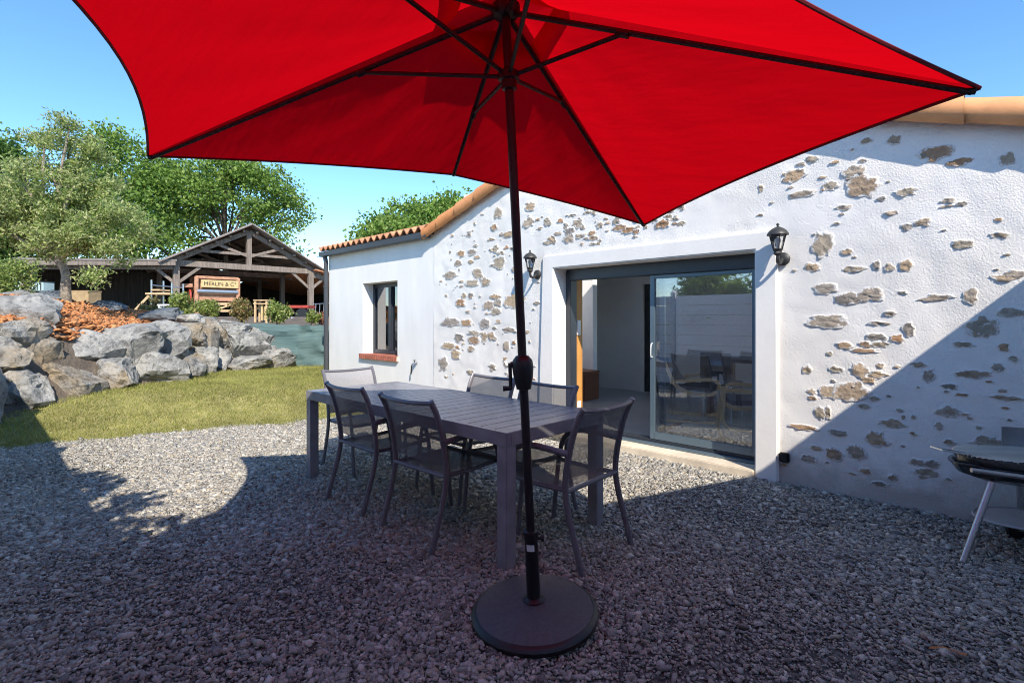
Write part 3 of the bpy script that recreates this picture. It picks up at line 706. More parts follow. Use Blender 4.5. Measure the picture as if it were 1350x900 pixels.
p = at(57, 384, 17.5); box_thing('trough', 'pale blue-green tub at the left end of the barn', 'tub', p, (.42, .4, .30), mat('pale_tub', (.35, .45, .45), .5), .7, M['dark'])
p = at(381, 424.5, 20); box_thing('storage_box', 'small white box below the red machine in the barn', 'box', p, (.34, .3, .16), M['white'], .8)
def frame_stand():
    p = at(347, 424, 18); p.z = 1.25
    t = thing('frame_stand', 'yellow wooden frame stand in front of the dark barn wall', 'stand', p, .75)
    for x in (-.2, .2):
        for y in (-.15, .15): MB().box((x-.03, y-.03, 0), (x+.03, y+.03, .78)).build('leg', M['palewood'], t)
    f = MB(); f.box((-.25, -.2, .78), (.25, .2, .82)); f.box((-.25, -.2, .66), (.25, .2, .70)); f.build('shelf', M['palewood'], t)
    f = MB(); f.box((-.02, -.12, .1), (.04, -.06, .66)); f.box((.1, -.12, .1), (.14, -.06, .6)); f.build('stake', M['yellow'], t)
frame_stand()
def red_trailer():
    p = at(396, 424, 24); p.z = 1.3
    t = thing('farm_trailer', 'red farm trailer between the right barn posts', 'trailer', p, .8)
    f = MB(); f.box((-.4, -.5, .62), (.55, .5, .74)); f.build('bed', M['redpaint'], t)
    f = MB(); f.beam((-.4, 0, .64), (.1, -.3, 0), .04, .05); f.build('drawbar', M['steel'], t)
    for s in (-1, 1): MB().lathe([(.05, -.06), (.3, -.06), (.3, .06), (.05, .06)], (.3, s*.55, .3), 18, 0, Matrix.Rotation(PI/2, 4, 'X')).build('wheel', M['blackp'], t, smooth=True)
red_trailer()
def ladder():
    t = thing('metal_rack', 'pale metal rack standing under the right barn aisle', 'rack', at(425, 424, 21), .8)
    f = MB()
    for k in range(5): f.tube([(-.3+k*.16, 0, -.1), (-.3+k*.16+.04, 0, .72)], .014)
    f.build('upright', M['steel'], t)
    f = MB(); f.tube([(-.36, 0, .72), (.44, 0, .76)], .016); f.tube([(-.36, 0, .1), (.44, 0, .1)], .016); f.build('rail', M['steel'], t)
ladder()

# ------------------------------------------------------------------ house
WY = 4.65
house = thing('house', 'white rendered stone house with a sliding glass door and a low annexe', 'house', (-3.06, WY, 0))
HK = dict(parent=house, world=True)
AX, AZ = -3.06, 3.58; SLP = .31
def verge(X): return AZ-SLP*abs(X-AX)
GL, GR = -6.13, .92
def wall_y(x, z): return WY+.012*nz(x, z, 1, .9)+.006*nz(x, z, 7, 4)+.004*nz(x, z, 4, 11)
QV = {}
def gable():
    st = .03; xs = np.arange(GL, GR+st*.5, st); zs = np.arange(-.12, 3.63, st); nx = len(xs); V = []; Fc = []
    for z in zs:
        for x in xs:
            y = wall_y(x, z)
            V.append((x, y, min(z, verge(x)+.02)))
    for j in range(len(zs)-1):
        for i in range(nx-1):
            cx, cz = xs[i]+st/2, zs[j]+st/2
            if cz > verge(cx)+st: continue
            if -3.93 < cx < -1.47 and cz < 2.07: continue
            Fc.append((j*nx+i, j*nx+i+1, (j+1)*nx+i+1, (j+1)*nx+i))
    V = [Vector(v) for v in V]; mb = MB(); mb.add(V, Fc, 0)
    def stone(u, v, w, h, seed):
        r = random.Random(seed); X, Z = onwall(u, v, WY); X0, _ = onwall(u-w/2, v, WY); X1, _ = onwall(u+w/2, v, WY); _, Z0 = onwall(u, v+h/2, WY); _, Z1 = onwall(u, v-h/2, WY)
        blob(X, Z, (X1-X0)/2, (Z1-Z0)/2, seed, r)
    def blob(X, Z, a, b_, seed, r, hgt=.004):
        if Z > verge(X)-.06: return
        n = 26; a *= 1.14; b_ *= 1.2; rings = [(0, 1), (.3, 1), (.55, 1.0), (.75, .9), (.9, .7), (1.0, .3), (1.06, -1.2)]; vs = []; tl = r.uniform(-.35, .35)
        for k, (q, hh) in enumerate(rings):
            for i in range(n):
                an = 2*PI*i/n
                rad = q*(1+.42*mnoise.noise(Vector((math.cos(an)*1.5+seed, math.sin(an)*1.5, seed*.37)))+.30*mnoise.noise(Vector((math.cos(an)*4.5+seed, math.sin(an)*4.5, 3.1))))
                x, z = a*rad*math.cos(an), b_*rad*math.sin(an); x, z = x*math.cos(tl*.3)-z*math.sin(tl*.3), z+x*math.sin(tl*.3)*.5
                y = wall_y(X+x, Z+z)-.004-hgt*hh+(.009*mnoise.noise(Vector((x*22+seed, z*30, 2)))+.004*mnoise.noise(Vector((x*60+seed, z*60, 5))) if hh > 0 else 0)
                vs.append((X+x, y, Z+z))
        fs = [(k*n+i, k*n+(i+1)%n, (k+1)*n+(i+1)%n, (k+1)*n+i) for k in range(len(rings)-1) for i in range(n)]
        for (k, (q, hh)) in enumerate(rings):
            for i in range(n): QV[len(mb.v)+k*n+i] = q
        mb.add(vs, fs, 1)
    for i, s in enumerate(STONES): stone(*s, i+1)
    r = random.Random(3); k = 0
    while k < 230:
        if r.random() < .5: u, v = r.uniform(578, 712), r.uniform(262, 500)
        elif r.random() < .35: u, v = r.uniform(700, 900), r.uniform(270, 322)
        else: u, v = r.uniform(1000, 1350), r.uniform(165, 640)
        if nz(u, v, 9, .02) < -.12: continue
        X, Z = onwall(u, v, WY)
        if -4.03 < X < -1.38 and Z < 2.16 or Z > verge(X)-.15 or Z < .12 or X < GL+.1: continue
        a = r.choice((.012, .016, .022, .03, .045))*r.uniform(.8, 1.2); blob(X, Z, a, a*r.uniform(.3, .65), 500+k, r, .004); k += 1
    gw = mb.build('gable_wall', [M['plaster'], M['stone']], smooth=True, angle=60, **HK)
    at_ = gw.data.attributes.new('rim', 'FLOAT', 'POINT'); at_.data.foreach_set('value', [QV.get(i, 0.0) for i in range(len(gw.data.vertices))])
    f = MB(); f.prism([(GL, -.1), (-4.0, -.1), (-4.0, 2.1), (-1.4, 2.1), (-1.4, -.1), (GR, -.1), (GR, verge(GR)-.04), (AX, AZ-.04), (GL, verge(GL)-.04)], WY+.04, WY+.30)
    f.build('wall_core', M['inwall'], **HK)
STONES = [(1232,203,42,16),(1135,247,46,24),(1124,227,30,12),(1046,232,28,14),(1180,184,16,12),(1328,209,20,14),(1264,214,28,9),(1085,322,24,30),(1195,253,26,10),(1217,293,20,9),(1196,299,14,8),(1318,310,20,7),(1268,322,26,10),(1195,350,16,14),(1157,350,10,12),(1172,353,12,9),(1117,332,14,7),(1088,381,28,13),(1118,394,34,14),(1145,389,34,16),(1280,391,22,18),(1234,393,38,8),(1268,269,14,5),(1003,248,8,7),(1163,262,10,6),(1058,256,30,8),(1112,274,20,6),(1175,281,16,5),(1249,272,18,3),(1123,355,26,7),
(1092,423,56,16),(1159,426,24,5),(1155,444,22,10),(1161,454,20,8),(1141,454,14,8),(1113,455,20,8),(1139,462,34,5),(1183,446,18,9),(1198,434,14,16),(1094,466,8,5),(1102,487,16,7),(1064,487,12,10),(1134,489,24,14),(1160,482,10,6),(1157,493,20,8),(1145,501,20,7),(1122,516,42,24),(1092,517,22,16),(1071,516,11,6),(1071,524,11,6),(1081,543,12,17),(1092,544,8,16),(1138,535,13,6),
(1297,431,38,22),(1268,454,28,6),(1282,493,44,9),(1315,484,14,10),(1251,542,32,11),(1327,524,40,5),(1224,494,14,13),(1175,557,32,8),(1156,578,26,18),(1130,596,24,20),(1101,598,22,16),(1066,604,16,9),(1104,570,22,7),(1076,590,15,5),(1303,585,46,18),(1210,609,20,7),(1229,611,18,9),(1220,622,30,9),(1238,561,10,8),(1177,629,12,8),(1323,458,14,9),(1334,412,40,10),(1253,509,18,7),(1336,472,12,6),(1191,549,6,5),(1204,549,6,5),(1060,563,34,6),(1268,520,18,4),
(608,334,9,7),(623,332,11,7),(593,363,15,9),(630,361,13,12),(658,346,14,14),(640,372,13,10),(623,374,14,10),(607,400,12,10),(644,403,12,10),(653,391,11,6),(657,399,10,9),(653,411,14,8),(594,425,20,12),(615,425,15,9),(640,426,12,13),(625,439,15,6),(605,445,12,10),(625,448,13,10),(639,444,9,11),(648,443,8,10),(671,435,16,6),(592,456,18,8),(621,459,9,7),(668,456,9,11),(601,467,11,12),(585,479,12,15),(650,484,9,8),(621,491,10,7),(672,309,16,8),(652,300,7,8),(619,309,6,7),(654,328,7,10),(604,347,9,7),(621,345,7,5),(629,339,8,4),(612,390,6,6),
(699,272,13,12),(697,294,13,11),(658,282,10,13),(722,293,10,9),(652,300,8,8),(678,396,24,17),(762,294,12,10),(751,304,13,8),(750,315,14,10),(728,315,9,6),(746,298,6,7),(765,311,11,6),(768,300,6,6),(780,308,9,6),(724,320,14,4),(736,308,10,4),(816,300,16,8),(828,303,20,8),(839,305,8,6),(874,295,16,9)]
gable()
OX0, OX1, OZ = -3.82, -1.59, 1.96
f = MB(); ny0, ny1 = WY-.035, WY+.26
f.prism([(-4.06, -.1), (OX0, -.1), (OX0, OZ), (OX1, OZ), (OX1, -.1), (-1.40, -.1), (-1.41, 2.115), (-3.985, 2.115)], ny0, ny1)
f.build('door_surround', M['surround'], bevel=.012, **HK)
f = MB(); f.box((OX0+.002, WY-.06, -.1), (OX1-.002, WY+.26, .075)); f.build('door_sill', M['sill'], bevel=.008, **HK)
FY = WY+.20
door = MB(); door.box((OX0+.003, FY, .08), (OX0+.075, FY+.12, OZ-.003)); door.box((OX1-.05, FY, .08), (OX1-.003, FY+.12, OZ-.003))
door.box((OX0+.075, FY+.002, .08), (OX1-.05, FY+.12, .125)); door.box((OX0+.075, FY-.02, OZ-.13), (OX1-.05, FY+.12, OZ-.003))
dr = door.build('sliding_door', M['alu'], bevel=.004, **HK)
def panel(x0, x1, y, parent, gl='glass'):
    z0, z1 = .128, OZ-.135; s = .055; f = MB()
    f.box((x0, y, z0), (x0+s, y+.04, z1)); f.box((x1-s, y, z0), (x1, y+.04, z1)); f.box((x0+s, y, z0), (x1-s, y+.04, z0+.075)); f.box((x0+s, y, z1-.035), (x1-s, y+.04, z1))
    fr = f.build('panel_frame', M['alurefl'], parent, bevel=.003, world=True)
    f = MB(); f.box((x0+s, y+.016, z0+.075), (x1-s, y+.022, z1-.035)); f.build('pane', M[gl], parent, world=True)
panel(-2.72, OX1-.052, FY+.015, dr); panel(-2.64, OX1-.054, FY+.068, dr, 'glassb')
f = MB(); f.tube(spline([(-2.69, FY+.012, .98), (-2.69, FY-.02, .99), (-2.685, FY-.025, 1.10), (-2.69, FY+.012, 1.12)], 3), .006); f.build('handle', M['white'], dr, smooth=True, world=True)
f = MB(); f.box((OX0+.075, FY-.06, .076), (OX1-.003, FY-.002, .10)); f.build('door_track', M['alurefl'], bevel=.003, **HK)
# annexe wall
WX0 = -9.43; wx0, wx1, wz0, wz1 = -8.17, -7.09, .80, 2.0; WYA = WY+.01
f = MB()
for lo, hi in (((WX0, -.1), (wx0, 2.63)), ((wx1, -.1), (GL+.02, 2.63)), ((wx0, -.1), (wx1, wz0-.1)), ((wx0, wz1), (wx1, 2.63))):
    f.box((lo[0], WYA, lo[1]), (hi[0], WYA+.34, hi[1]))
f.build('annexe_wall', M['render'], **HK)
f = MB(); f.box((WX0+.002, WYA+.34, -.1), (WX0+.3, 9.5, 2.63)); f.build('annexe_side_wall', M['render'], **HK)
wf = MB(); wy = WYA+.20
wf.box((wx0+.002, wy, wz0-.02), (wx0+.06, wy+.07, wz1-.002)); wf.box((wx1-.06, wy, wz0-.02), (wx1-.002, wy+.07, wz1-.002)); wf.box((wx0+.06, wy, wz0-.02), (wx1-.06, wy+.07, wz0+.05)); wf.box((wx0+.06, wy, wz1-.07), (wx1-.06, wy+.07, wz1-.002))
wf.box((-7.66, wy-.01, wz0+.05), (-7.57, wy+.06, wz1-.07))
win = wf.build('window', M['alu'], bevel=.004, **HK)
f = MB(); f.box((wx0+.06, wy+.03, wz0+.05), (-7.66, wy+.036, wz1-.07)); f.box((-7.57, wy+.03, wz0+.05), (wx1-.06, wy+.036, wz1-.07)); f.build('pane', M['glassw'], win, world=True)
f = MB(); f.box((wx0-.1, wy+.12, wz0-.15), (wx1+.1, wy+.14, wz1+.1)); f.build('curtain', M['curtain'], win, world=True)
f = MB(); n = 17
for k in range(n):
    a = wx0-.06+(wx1-wx0+.1)*k/n; f.box((a+.007, WYA-.05, wz0-.105), (a+(wx1-wx0+.1)/n-.007, WYA+.20, wz0-.022))
f.build('brick_sill', M['brick'], win, bevel=.004, world=True)
f = MB(); f.box((wx0-.055, WYA-.038, wz0-.102), (wx1+.035, WYA+.2, wz0-.026)); f.build('sill_mortar', M['sill'], win, world=True)
# annexe roof, gutter, downpipe
def wavy(x0, x1, y0, y1, z0, z1, mt, name):
    vs = []; n = int((x1-x0)/.022)
    rows = 14
    for j in range(rows+1):
        t = j/rows; y = y0+(y1-y0)*t; zb = z0+(z1-z0)*t
        for i in range(n+1):
            x = x0+(x1-x0)*i/n; w_ = .038*math.cos(2*PI*(x-x0)/.19); vs.append((x, y, zb+w_)); vs.append((x, y, zb+w_-.022))
    m2 = (n+1)*2; fs = []
    for j in range(rows):
        for i in range(n):
            a = j*m2+i*2; fs += [(a, a+2, a+m2+2, a+m2), (a+1, a+m2+1, a+m2+3, a+3)]
    for i in range(n): fs.append((i*2, i*2+1, i*2+3, i*2+2))
    MB().add(vs, fs).build(name, mt, smooth=True, **HK)
wavy(WX0-.12, GL+.02, WY-.14, WY+4.5, 2.72, 3.95, M['tileold'], 'annexe_roof')
f = MB(); f.box((WX0-.02, WYA-.0, 2.63), (GL, WYA+.3, 2.66)); f.build('eaves_board', M['gutter'], **HK)
f = MB(); f.prism([(0, 0), (.10, 0), (.10, .085), (.085, .085), (.085, .012), (.012, .012), (.012, .10), (0, .10)], 0, 1)
gx0, gx1 = WX0-.14, GL-.04
f.v = [(gx0+(gx1-gx0)*y, WY-.03-x, 2.575+z) for x, y, z in f.v]
f.box((gx1, WY-.131, 2.574), (gx1+.004, WY-.029, 2.665)); f.box((gx0-.004, WY-.131, 2.574), (gx0, WY-.029, 2.665)); f.build('gutter', M['gutter'], bevel=.003, **HK)
f = MB(); f.tube([(WX0-.0, WY-.07, 2.58), (WX0-.0, WY-.05, 2.45), (WX0, WY-.05, .2)], .042, 12)
for z in (2.0, .9): f.tube([(WX0, WY-.05, z-.015), (WX0, WY-.05, z+.015)], .05, 12)
f.build('downpipe', M['gutter'], smooth=True, **HK)
# main roof and verge tiles
for s in (-1, 1):
    x1 = GL-.05 if s < 0 else GR; f = MB(); cut = [(AX, x1, 0.02)] if s > 0 else [(AX, -3.2, .02), (-3.2, -5.3, 2.3), (-5.3, x1, .02)]  # unseen gap added in the left slope so sun lights the room
    for (xa, xb, y0) in cut: f.prism([(xa, verge(xa)+.03), (xb, verge(xb)+.03), (xb, verge(xb)+.10), (xa, verge(xa)+.10)], WY+y0, WY+3.7)
    f.build('roof_slope', M['tileold'], **HK)
def verge_tiles():
    f = MB(); cs = math.cos(math.atan(SLP))
    for s in (-1, 1):
        L = (AX-(GL-.12) if s < 0 else GR-AX)/cs; n = int(L/.42)
        for k in range(n+1):
            a0 = k*.42-.02; a1 = min(a0+.46, L); vs = []; seg = 13
            for q, a in enumerate((a0, a1)):               # each tile widens downhill and laps over the next one
                w = .019*q
                for e in range(2):
                    th = .016*e
                    pr = [(-.03+(.098+w-th)*math.cos(PI*1.30*(1-i/(seg+2))), .0+(.098+w-th)*math.sin(PI*1.30*(1-i/(seg+2)))) for i in range(seg+3)]
                    for (yy, zz) in pr: vs.append((AX+s*a*cs, WY+yy, AZ+.05-a*SLP*cs+zz))
            m_ = seg+3; fs = []
            for i in range(m_-1): fs += [(i, i+1, 2*m_+i+1, 2*m_+i), (m_+i, 3*m_+i, 3*m_+i+1, m_+i+1), (i, m_+i, m_+i+1, i+1), (2*m_+i, 2*m_+i+1, 3*m_+i+1, 3*m_+i)]
            fs += [(0, 2*m_, 3*m_, m_)]
            k4 = 3*m_; fs += [(2*m_+i, 2*m_+i+1, k4+i+1, k4+i) for i in range(m_-1)]
            f.add(vs, fs)
    f.build('verge_tiles', M['tile'], smooth=True, angle=50, **HK)
verge_tiles()
# interior
RX0, RX1, RY1, RZ = -5.7, -.3, 8.2, 2.45
f = MB(); f.box((RX0, WY+.30, -.02), (RX1, RY1, .09)); f.build('interior_floor', M['infloor'], **HK)
f = MB(); f.box((-3.9, WY+.3, RZ), (RX1+.1, RY1+.1, RZ+.05)); f.box((RX0-.1, 6.95, RZ), (-3.9, RY1+.1, RZ+.05)); f.build('ceiling', M['inwall'], **HK)  # left bay kept open, out of view, for the same sunlight
for lo, hi in (((RX0-.1, WY+.3, 0), (RX0, RY1+.1, 3.2)), ((RX1, WY+.3, 0), (RX1+.1, 5.6, RZ)), ((-5.7, 7.0, .09), (-4.95, 7.12, RZ))): MB().box(lo, hi).build('interior_wall', M['inwall'], **HK)
f = MB(); f.box((RX0, RY1, 0), (-4.72, RY1+.1, RZ)); f.box((-4.1, RY1, 0), (-2.5, RY1+.1, RZ)); f.box((-4.72, RY1, 2.0), (-4.1, RY1+.1, RZ)); f.box((-.45, RY1, 0), (RX1, RY1+.1, RZ)); f.box((-2.5, RY1, 2.4), (-.45, RY1+.1, RZ)); f.box((-2.5, RY1, 0), (-.45, RY1+.1, .12)); f.build('back_wall', M['inwallg'], **HK)  # unseen opening added at the right to let sky light in
f = MB(); f.box((-4.72, RY1+.05, .09), (-4.1, RY1+.09, 2.0)); f.build('doorway_dark_sheet', M['dark'], **HK)  # dark sheet standing in for the shade beyond the doorway
f = MB(); f.prism([(-4.4, 2.2), (-2.6, 2.2), (-2.6, 2.44), (-4.0, 2.44)], 7.6, 7.75); f.build('ceiling_beam', M['dark'], **HK)
f = MB(); f.box((-3.83, FY+.125, .09), (-3.79, 5.145, RZ)); op = f.build('oak_panel', M['oak'], bevel=.004, **HK)
f = MB(); f.box((-3.789, 5.02, 1.18), (-3.775, 5.09, 1.36)); f.build('thermostat', M['white'], op, bevel=.004, world=True)
f = MB(); f.box((-3.789, 5.03, .30), (-3.778, 5.10, .38)); f.build('socket_plate', M['white'], op, bevel=.003, world=True)

t = thing('wooden_chest', 'dark brown wooden chest behind the oak door panel', 'chest', (-5.06, 6.78, .09))
f = MB(); f.box((-.3, -.2, 0), (.25, .2, .42)); f.build('body', mat('chest_brown', (.16, .06, .03), .5), t, bevel=.01); f = MB(); f.box((-.31, -.21, .421), (.26, .21, .46)); f.build('lid', mat('chest_lid', (.2, .08, .04), .5), t, bevel=.01)
def armchair(label, loc, rz):
    t = thing('armchair', label, 'armchair', loc, rz, 'bentwood armchairs inside the house')
    for s in (-1, 1):
        f = MB(); f.tube(spline([(s*.27, -.38, .98), (s*.27, -.30, .72), (s*.27, -.14, .42), (s*.27, .18, .36), (s*.27, .30, .40)], 4), .024, 6, flat=.6); f.build('side_frame', M['birch'], t, smooth=True)
        f = MB(); f.tube(spline([(s*.31, -.30, .02), (s*.31, .20, .02), (s*.31, .36, .12), (s*.31, .34, .46), (s*.31, .22, .55), (s*.31, -.24, .50)], 4), .022, 6, flat=.6); f.build('armrest', M['birch'], t, smooth=True)
    f = MB(); f.box((-.27, -.40, .9), (.27, -.37, 1.0)); f.build('head_rail', M['birch'], t, bevel=.005)
    P_ = spline([(0, -.34, .90), (0, -.27, .70), (0, -.12, .44), (0, .18, .39), (0, .28, .41)], 4); vs = []
    for p in P_: vs += [(-.25, p.y, p.z), (.25, p.y, p.z), (-.25, p.y+.02, p.z+.05), (.25, p.y+.02, p.z+.05)]
    fs = []
    for k in range(len(P_)-1): a = k*4; fs += [(a, a+1, a+5, a+4), (a+2, a+6, a+7, a+3), (a, a+4, a+6, a+2), (a+1, a+3, a+7, a+5)]
    fs += [(0, 2, 3, 1), (a+4, a+5, a+7, a+6)]
    MB().add(vs, fs).build('cushion', M['seatd'], t, smooth=True)
armchair('bentwood armchair facing right behind the glass, nearer the open side', (-2.95, 6.35, .09), -1.2)
armchair('bentwood armchair close behind the glass at its right side', (-1.95, 5.75, .09), 1.9)
t = thing('mirrored_table', 'dark table added in the room, standing in for the garden table mirrored in the glass', 'table', (-2.3, 7.3, .09))  # added indoors in place of the garden table's reflection
f = MB(); f.box((-.75, -.4, .71), (.75, .4, .75)); f.build('tabletop', M['seatd'], t, bevel=.004)
for sx in (-1, 1):
    for sy in (-1, 1): MB().box((sx*.66-.05, sy*.33-.05, 0), (sx*.66+.05, sy*.33+.05, .71)).build('leg', mat('table_leg_brown', (.14, .07, .04), .5), t)
for k, (x, y, rz, lab) in enumerate(((-1.75, 6.8, 0, 'black chair at the right of the added table, standing in for a mirrored garden chair'), (-2.75, 6.8, 0, 'black chair at the left of the added table, standing in for a mirrored garden chair'))):
    t = thing('mirrored_chair', lab, 'chair', (x, y, .09), rz, 'chairs added indoors for the garden chairs mirrored in the glass')  # added indoors in place of the garden chairs' reflection
    f = MB(); f.box((-.2, -.2, .43), (.2, .2, .47)); f.build('seat', M['dark'], t, bevel=.01); f = MB(); f.box((-.2, -.22, .5), (.2, -.19, .85)); f.build('backrest', M['dark'], t, bevel=.01)
    for sx in (-1, 1):
        for sy in (-1, 1): MB().box((sx*.18-.014, sy*.18-.014, 0), (sx*.18+.014, sy*.18+.014, .43)).build('leg', M['steel'], t)
t = thing('rug', 'grey rug with a brown border on the tiles behind the glass', 'rug', (-2.3, 5.85, .094), .1)
f = MB(); f.box((-.65, -.45, 0), (.65, .45, .006)); f.build('border', M['rugb'], t); f = MB(); f.box((-.57, -.37, .0), (.57, .37, .010)); f.build('pile', M['rug'], t)

# ------------------------------------------------------------------ wall lanterns, tap, socket
def lantern(label, X, Z, wallface):
    t = thing('wall_lantern', label, 'lantern', (X, wallface, Z), 0, 'coach lanterns on the house wall')
    RX = Matrix.Rotation(PI/2, 4, 'X')
    f = MB(); f.lathe([(.055, -.0), (.055, .012), (.045, .022), (.02, .03)], (0, 0, 0), 20, 0, RX); f.build('wall_plate', M['lantern'], t, smooth=True)
    f = MB(); f.tube(spline([(0, -.02, 0), (0, -.07, -.035), (0, -.12, -.03), (0, -.135, .02), (0, -.135, .055)], 5), [.014]*20+[.018], 8); f.lathe([(.02, .0), (.035, .015), (.03, .03), (.04, .045)], (0, -.135, .02), 8); f.build('arm', M['lantern'], t, smooth=True)
    cz = .065; S6 = 6
    f = MB(); f.lathe([(.036, cz), (.036, cz+.008), (.033, cz+.01)], (0, -.135, 0), S6)
    for k in range(S6):
        a = 2*PI*k/S6; f.tube([(.034*math.cos(a), -.135+.034*math.sin(a), cz), (.062*math.cos(a), -.135+.062*math.sin(a), cz+.115)], .0045, 5)
    f.lathe([(.064, cz+.112), (.068, cz+.118), (.064, cz+.123)], (0, -.135, 0), S6); f.build('cage', M['lantern'], t)
    f = MB(); f.lathe([(.084, cz+.118), (.082, cz+.128), (.066, cz+.152), (.045, cz+.170), (.022, cz+.182), (.008, cz+.188), (.007, cz+.194), (.013, cz+.200), (.012, cz+.207), (.004, cz+.216)], (0, -.135, 0), 12); f.build('roof', M['lantern'], t, smooth=True)
    f = MB(); f.lathe([(.031, cz+.01), (.058, cz+.112)], (0, -.135, 0), S6); f.build('glass', M['glassl'], t)
    f = MB(); f.lathe([(.012, cz+.01), (.012, cz+.04), (.024, cz+.065), (.024, cz+.085), (.008, cz+.1)], (0, -.135, 0), 14); f.build('bulb', M['bulb'], t, smooth=True)
X, Z = onwall(1035, 340, WY); lantern('black coach lantern on the wall right of the sliding door', X-.012, Z-.01, WY-.01)
X, Z = onwall(709.5, 362, WY); lantern('black coach lantern left of the sliding door, behind the umbrella pole', X, Z, WY-.01)
X, Z = onwall(1035.5, 602, WY)
t = thing('outdoor_socket', 'small grey outdoor socket box low on the wall', 'socket', (X, WY-.002, Z))
f = MB(); f.box((-.038, -.04, -.04), (.038, .0, .04)); f.build('box', M['lantern'], t, bevel=.008)
f = MB(); f.box((-.034, -.052, -.030), (.034, -.041, .036)); f.build('cover', M['blackp'], t, bevel=.006)
X, Z = onwall(550, 478, WYA)
t = thing('garden_tap', 'small metal tap with a short hose stub on the annexe wall', 'tap', (X, WYA, Z))
f = MB(); f.tube([(0, 0, 0), (0, -.06, 0), (0, -.085, -.012), (-.01, -.09, -.04)], .013, 8); f.build('body', M['steel'], t, smooth=True)
f = MB(); f.tube([(0, -.05, .0), (0, -.05, .035)], .006); f.lathe([(.028, .034), (.03, .038), (.02, .044)], (0, -.05, 0), 12); f.build('handle', M['lantern'], t, smooth=True)
f = MB(); f.tube(spline([(-.01, -.09, -.035), (-.03, -.085, -.08), (-.075, -.06, -.17)], 4), .011, 8); f.build('hose', M['blackp'], t, smooth=True)

# ------------------------------------------------------------------ garden table and chairs
TX0, TX1, TY0, TY1, TZ = -4.40, -1.95, 1.965, 2.885, .752
t = thing('garden_table', 'long dark grey slatted aluminium garden table under the red umbrella', 'table', ((TX0+TX1)/2, (TY0+TY1)/2, 0))
cx, cy = (TX0+TX1)/2, (TY0+TY1)/2; hx, hy = (TX1-TX0)/2, (TY1-TY0)/2
f = MB(); n = 21; w = (2*hx-.02)/n
for k in range(n): f.box((-hx+.01+k*w+.0025, -hy+.012, TZ-.018), (-hx+.01+(k+1)*w-.0025, hy-.012, TZ))
f.build('slatted_top', M['table'], t, bevel=.002)
f = MB(); f.box((-hx, -hy, TZ-.075), (hx, -hy+.035, TZ+.001)); f.box((-hx, hy-.035, TZ-.075), (hx, hy, TZ+.001)); f.box((-hx, -hy+.035, TZ-.075), (-hx+.01, hy-.035, TZ+.001)); f.box((hx-.01, -hy+.035, TZ-.075), (hx, hy-.035, TZ+.001))
f.box((-hx+.035, -.03, TZ-.06), (hx-.035, .03, TZ-.019)); f.build('apron', M['table'], t, bevel=.003)
for sx in (-1, 1):
    for sy in (-1, 1):
        MB().box((sx*(hx-.04)-.038, sy*(hy-.04)-.038, 0), (sx*(hx-.04)+.038, sy*(hy-.04)+.038, TZ-.076)).build('leg', M['table'], t, bevel=.004)
CG = 'charcoal stacking garden chairs around the table'
def make_chair():
    t = thing('garden_chair', '', 'chair', (0, 0, 0), 0, CG); up = []
    rear = spline([(0, -.315, 0), (0, -.275, .14), (0, -.225, .31), (0, -.205, .45), (0, -.228, .62), (0, -.275, .79), (0, -.325, .885)], 4)
    front = spline([(0, .285, 0), (0, .262, .22), (0, .235, .44), (0, .19, .57), (0, .09, .632), (0, -.05, .642), (0, -.235, .632)], 4)
    for s in (-1, 1):
        MB().tube([(s*.258, p.y, p.z) for p in rear], .019, 10, flat=.75).build('leg', M['chair'], t, smooth=True)
        k = 10
        MB().tube([(s*.268, p.y, p.z) for p in front[:k+1]], .0165, 10, flat=.85).build('leg', M['chair'], t, smooth=True)
        MB().tube([(s*.268, p.y, p.z) for p in front[k:]], .0185, 10, flat=.85).build('armrest', M['chair'], t, smooth=True)
    f = MB()
    for s in (-1, 1): f.tube([(s*.24, -.21, .425), (s*.24, .0, .418), (s*.24, .24, .432)], .014, 8)
    f.tube([(-.255, -.212, .425), (.255, -.212, .425)], .014, 8); f.tube([(-.265, .242, .432), (.265, .242, .432)], .014, 8); f.build('seat_frame', M['chair'], t, smooth=True)
    f = MB(); f.tube(spline([(-.256, -.318, .872), (-.1, -.338, .862), (.1, -.338, .862), (.256, -.318, .872)], 4), .013, 8); f.build('top_rail', M['chair'], t, smooth=True)
    vs = []; nu, nv = 10, 10
    for i in range(nu+1):
        for j in range(nv+1):
            x = -.24+.48*i/nu; y = -.2+.44*j/nv; e = 1-(2*i/nu-1)**2; vs.append((x, y, .436-.018*e*(1-(2*j/nv-1)**4)+.01*(j/nv)**4))
    fs = [(i*(nv+1)+j, (i+1)*(nv+1)+j, (i+1)*(nv+1)+j+1, i*(nv+1)+j+1) for i in range(nu) for j in range(nv)]
    MB().add(vs, fs).build('seat', M['sling'], t, smooth=True)
    seg = [p for p in rear if p.z > .465]; vs = []
    for i in range(nu+1):
        e = 1-(2*i/nu-1)**2
        for p in seg: vs.append((-.25+.5*i/nu, p.y-.022*e, p.z-.012*e*((p.z-.47)/.4)))
    m_ = len(seg); fs = [(i*m_+j, (i+1)*m_+j, (i+1)*m_+j+1, i*m_+j+1) for i in range(nu) for j in range(m_-1)]
    MB().add(vs, fs).build('backrest', M['sling'], t, smooth=True)
    return t
proto = make_chair()
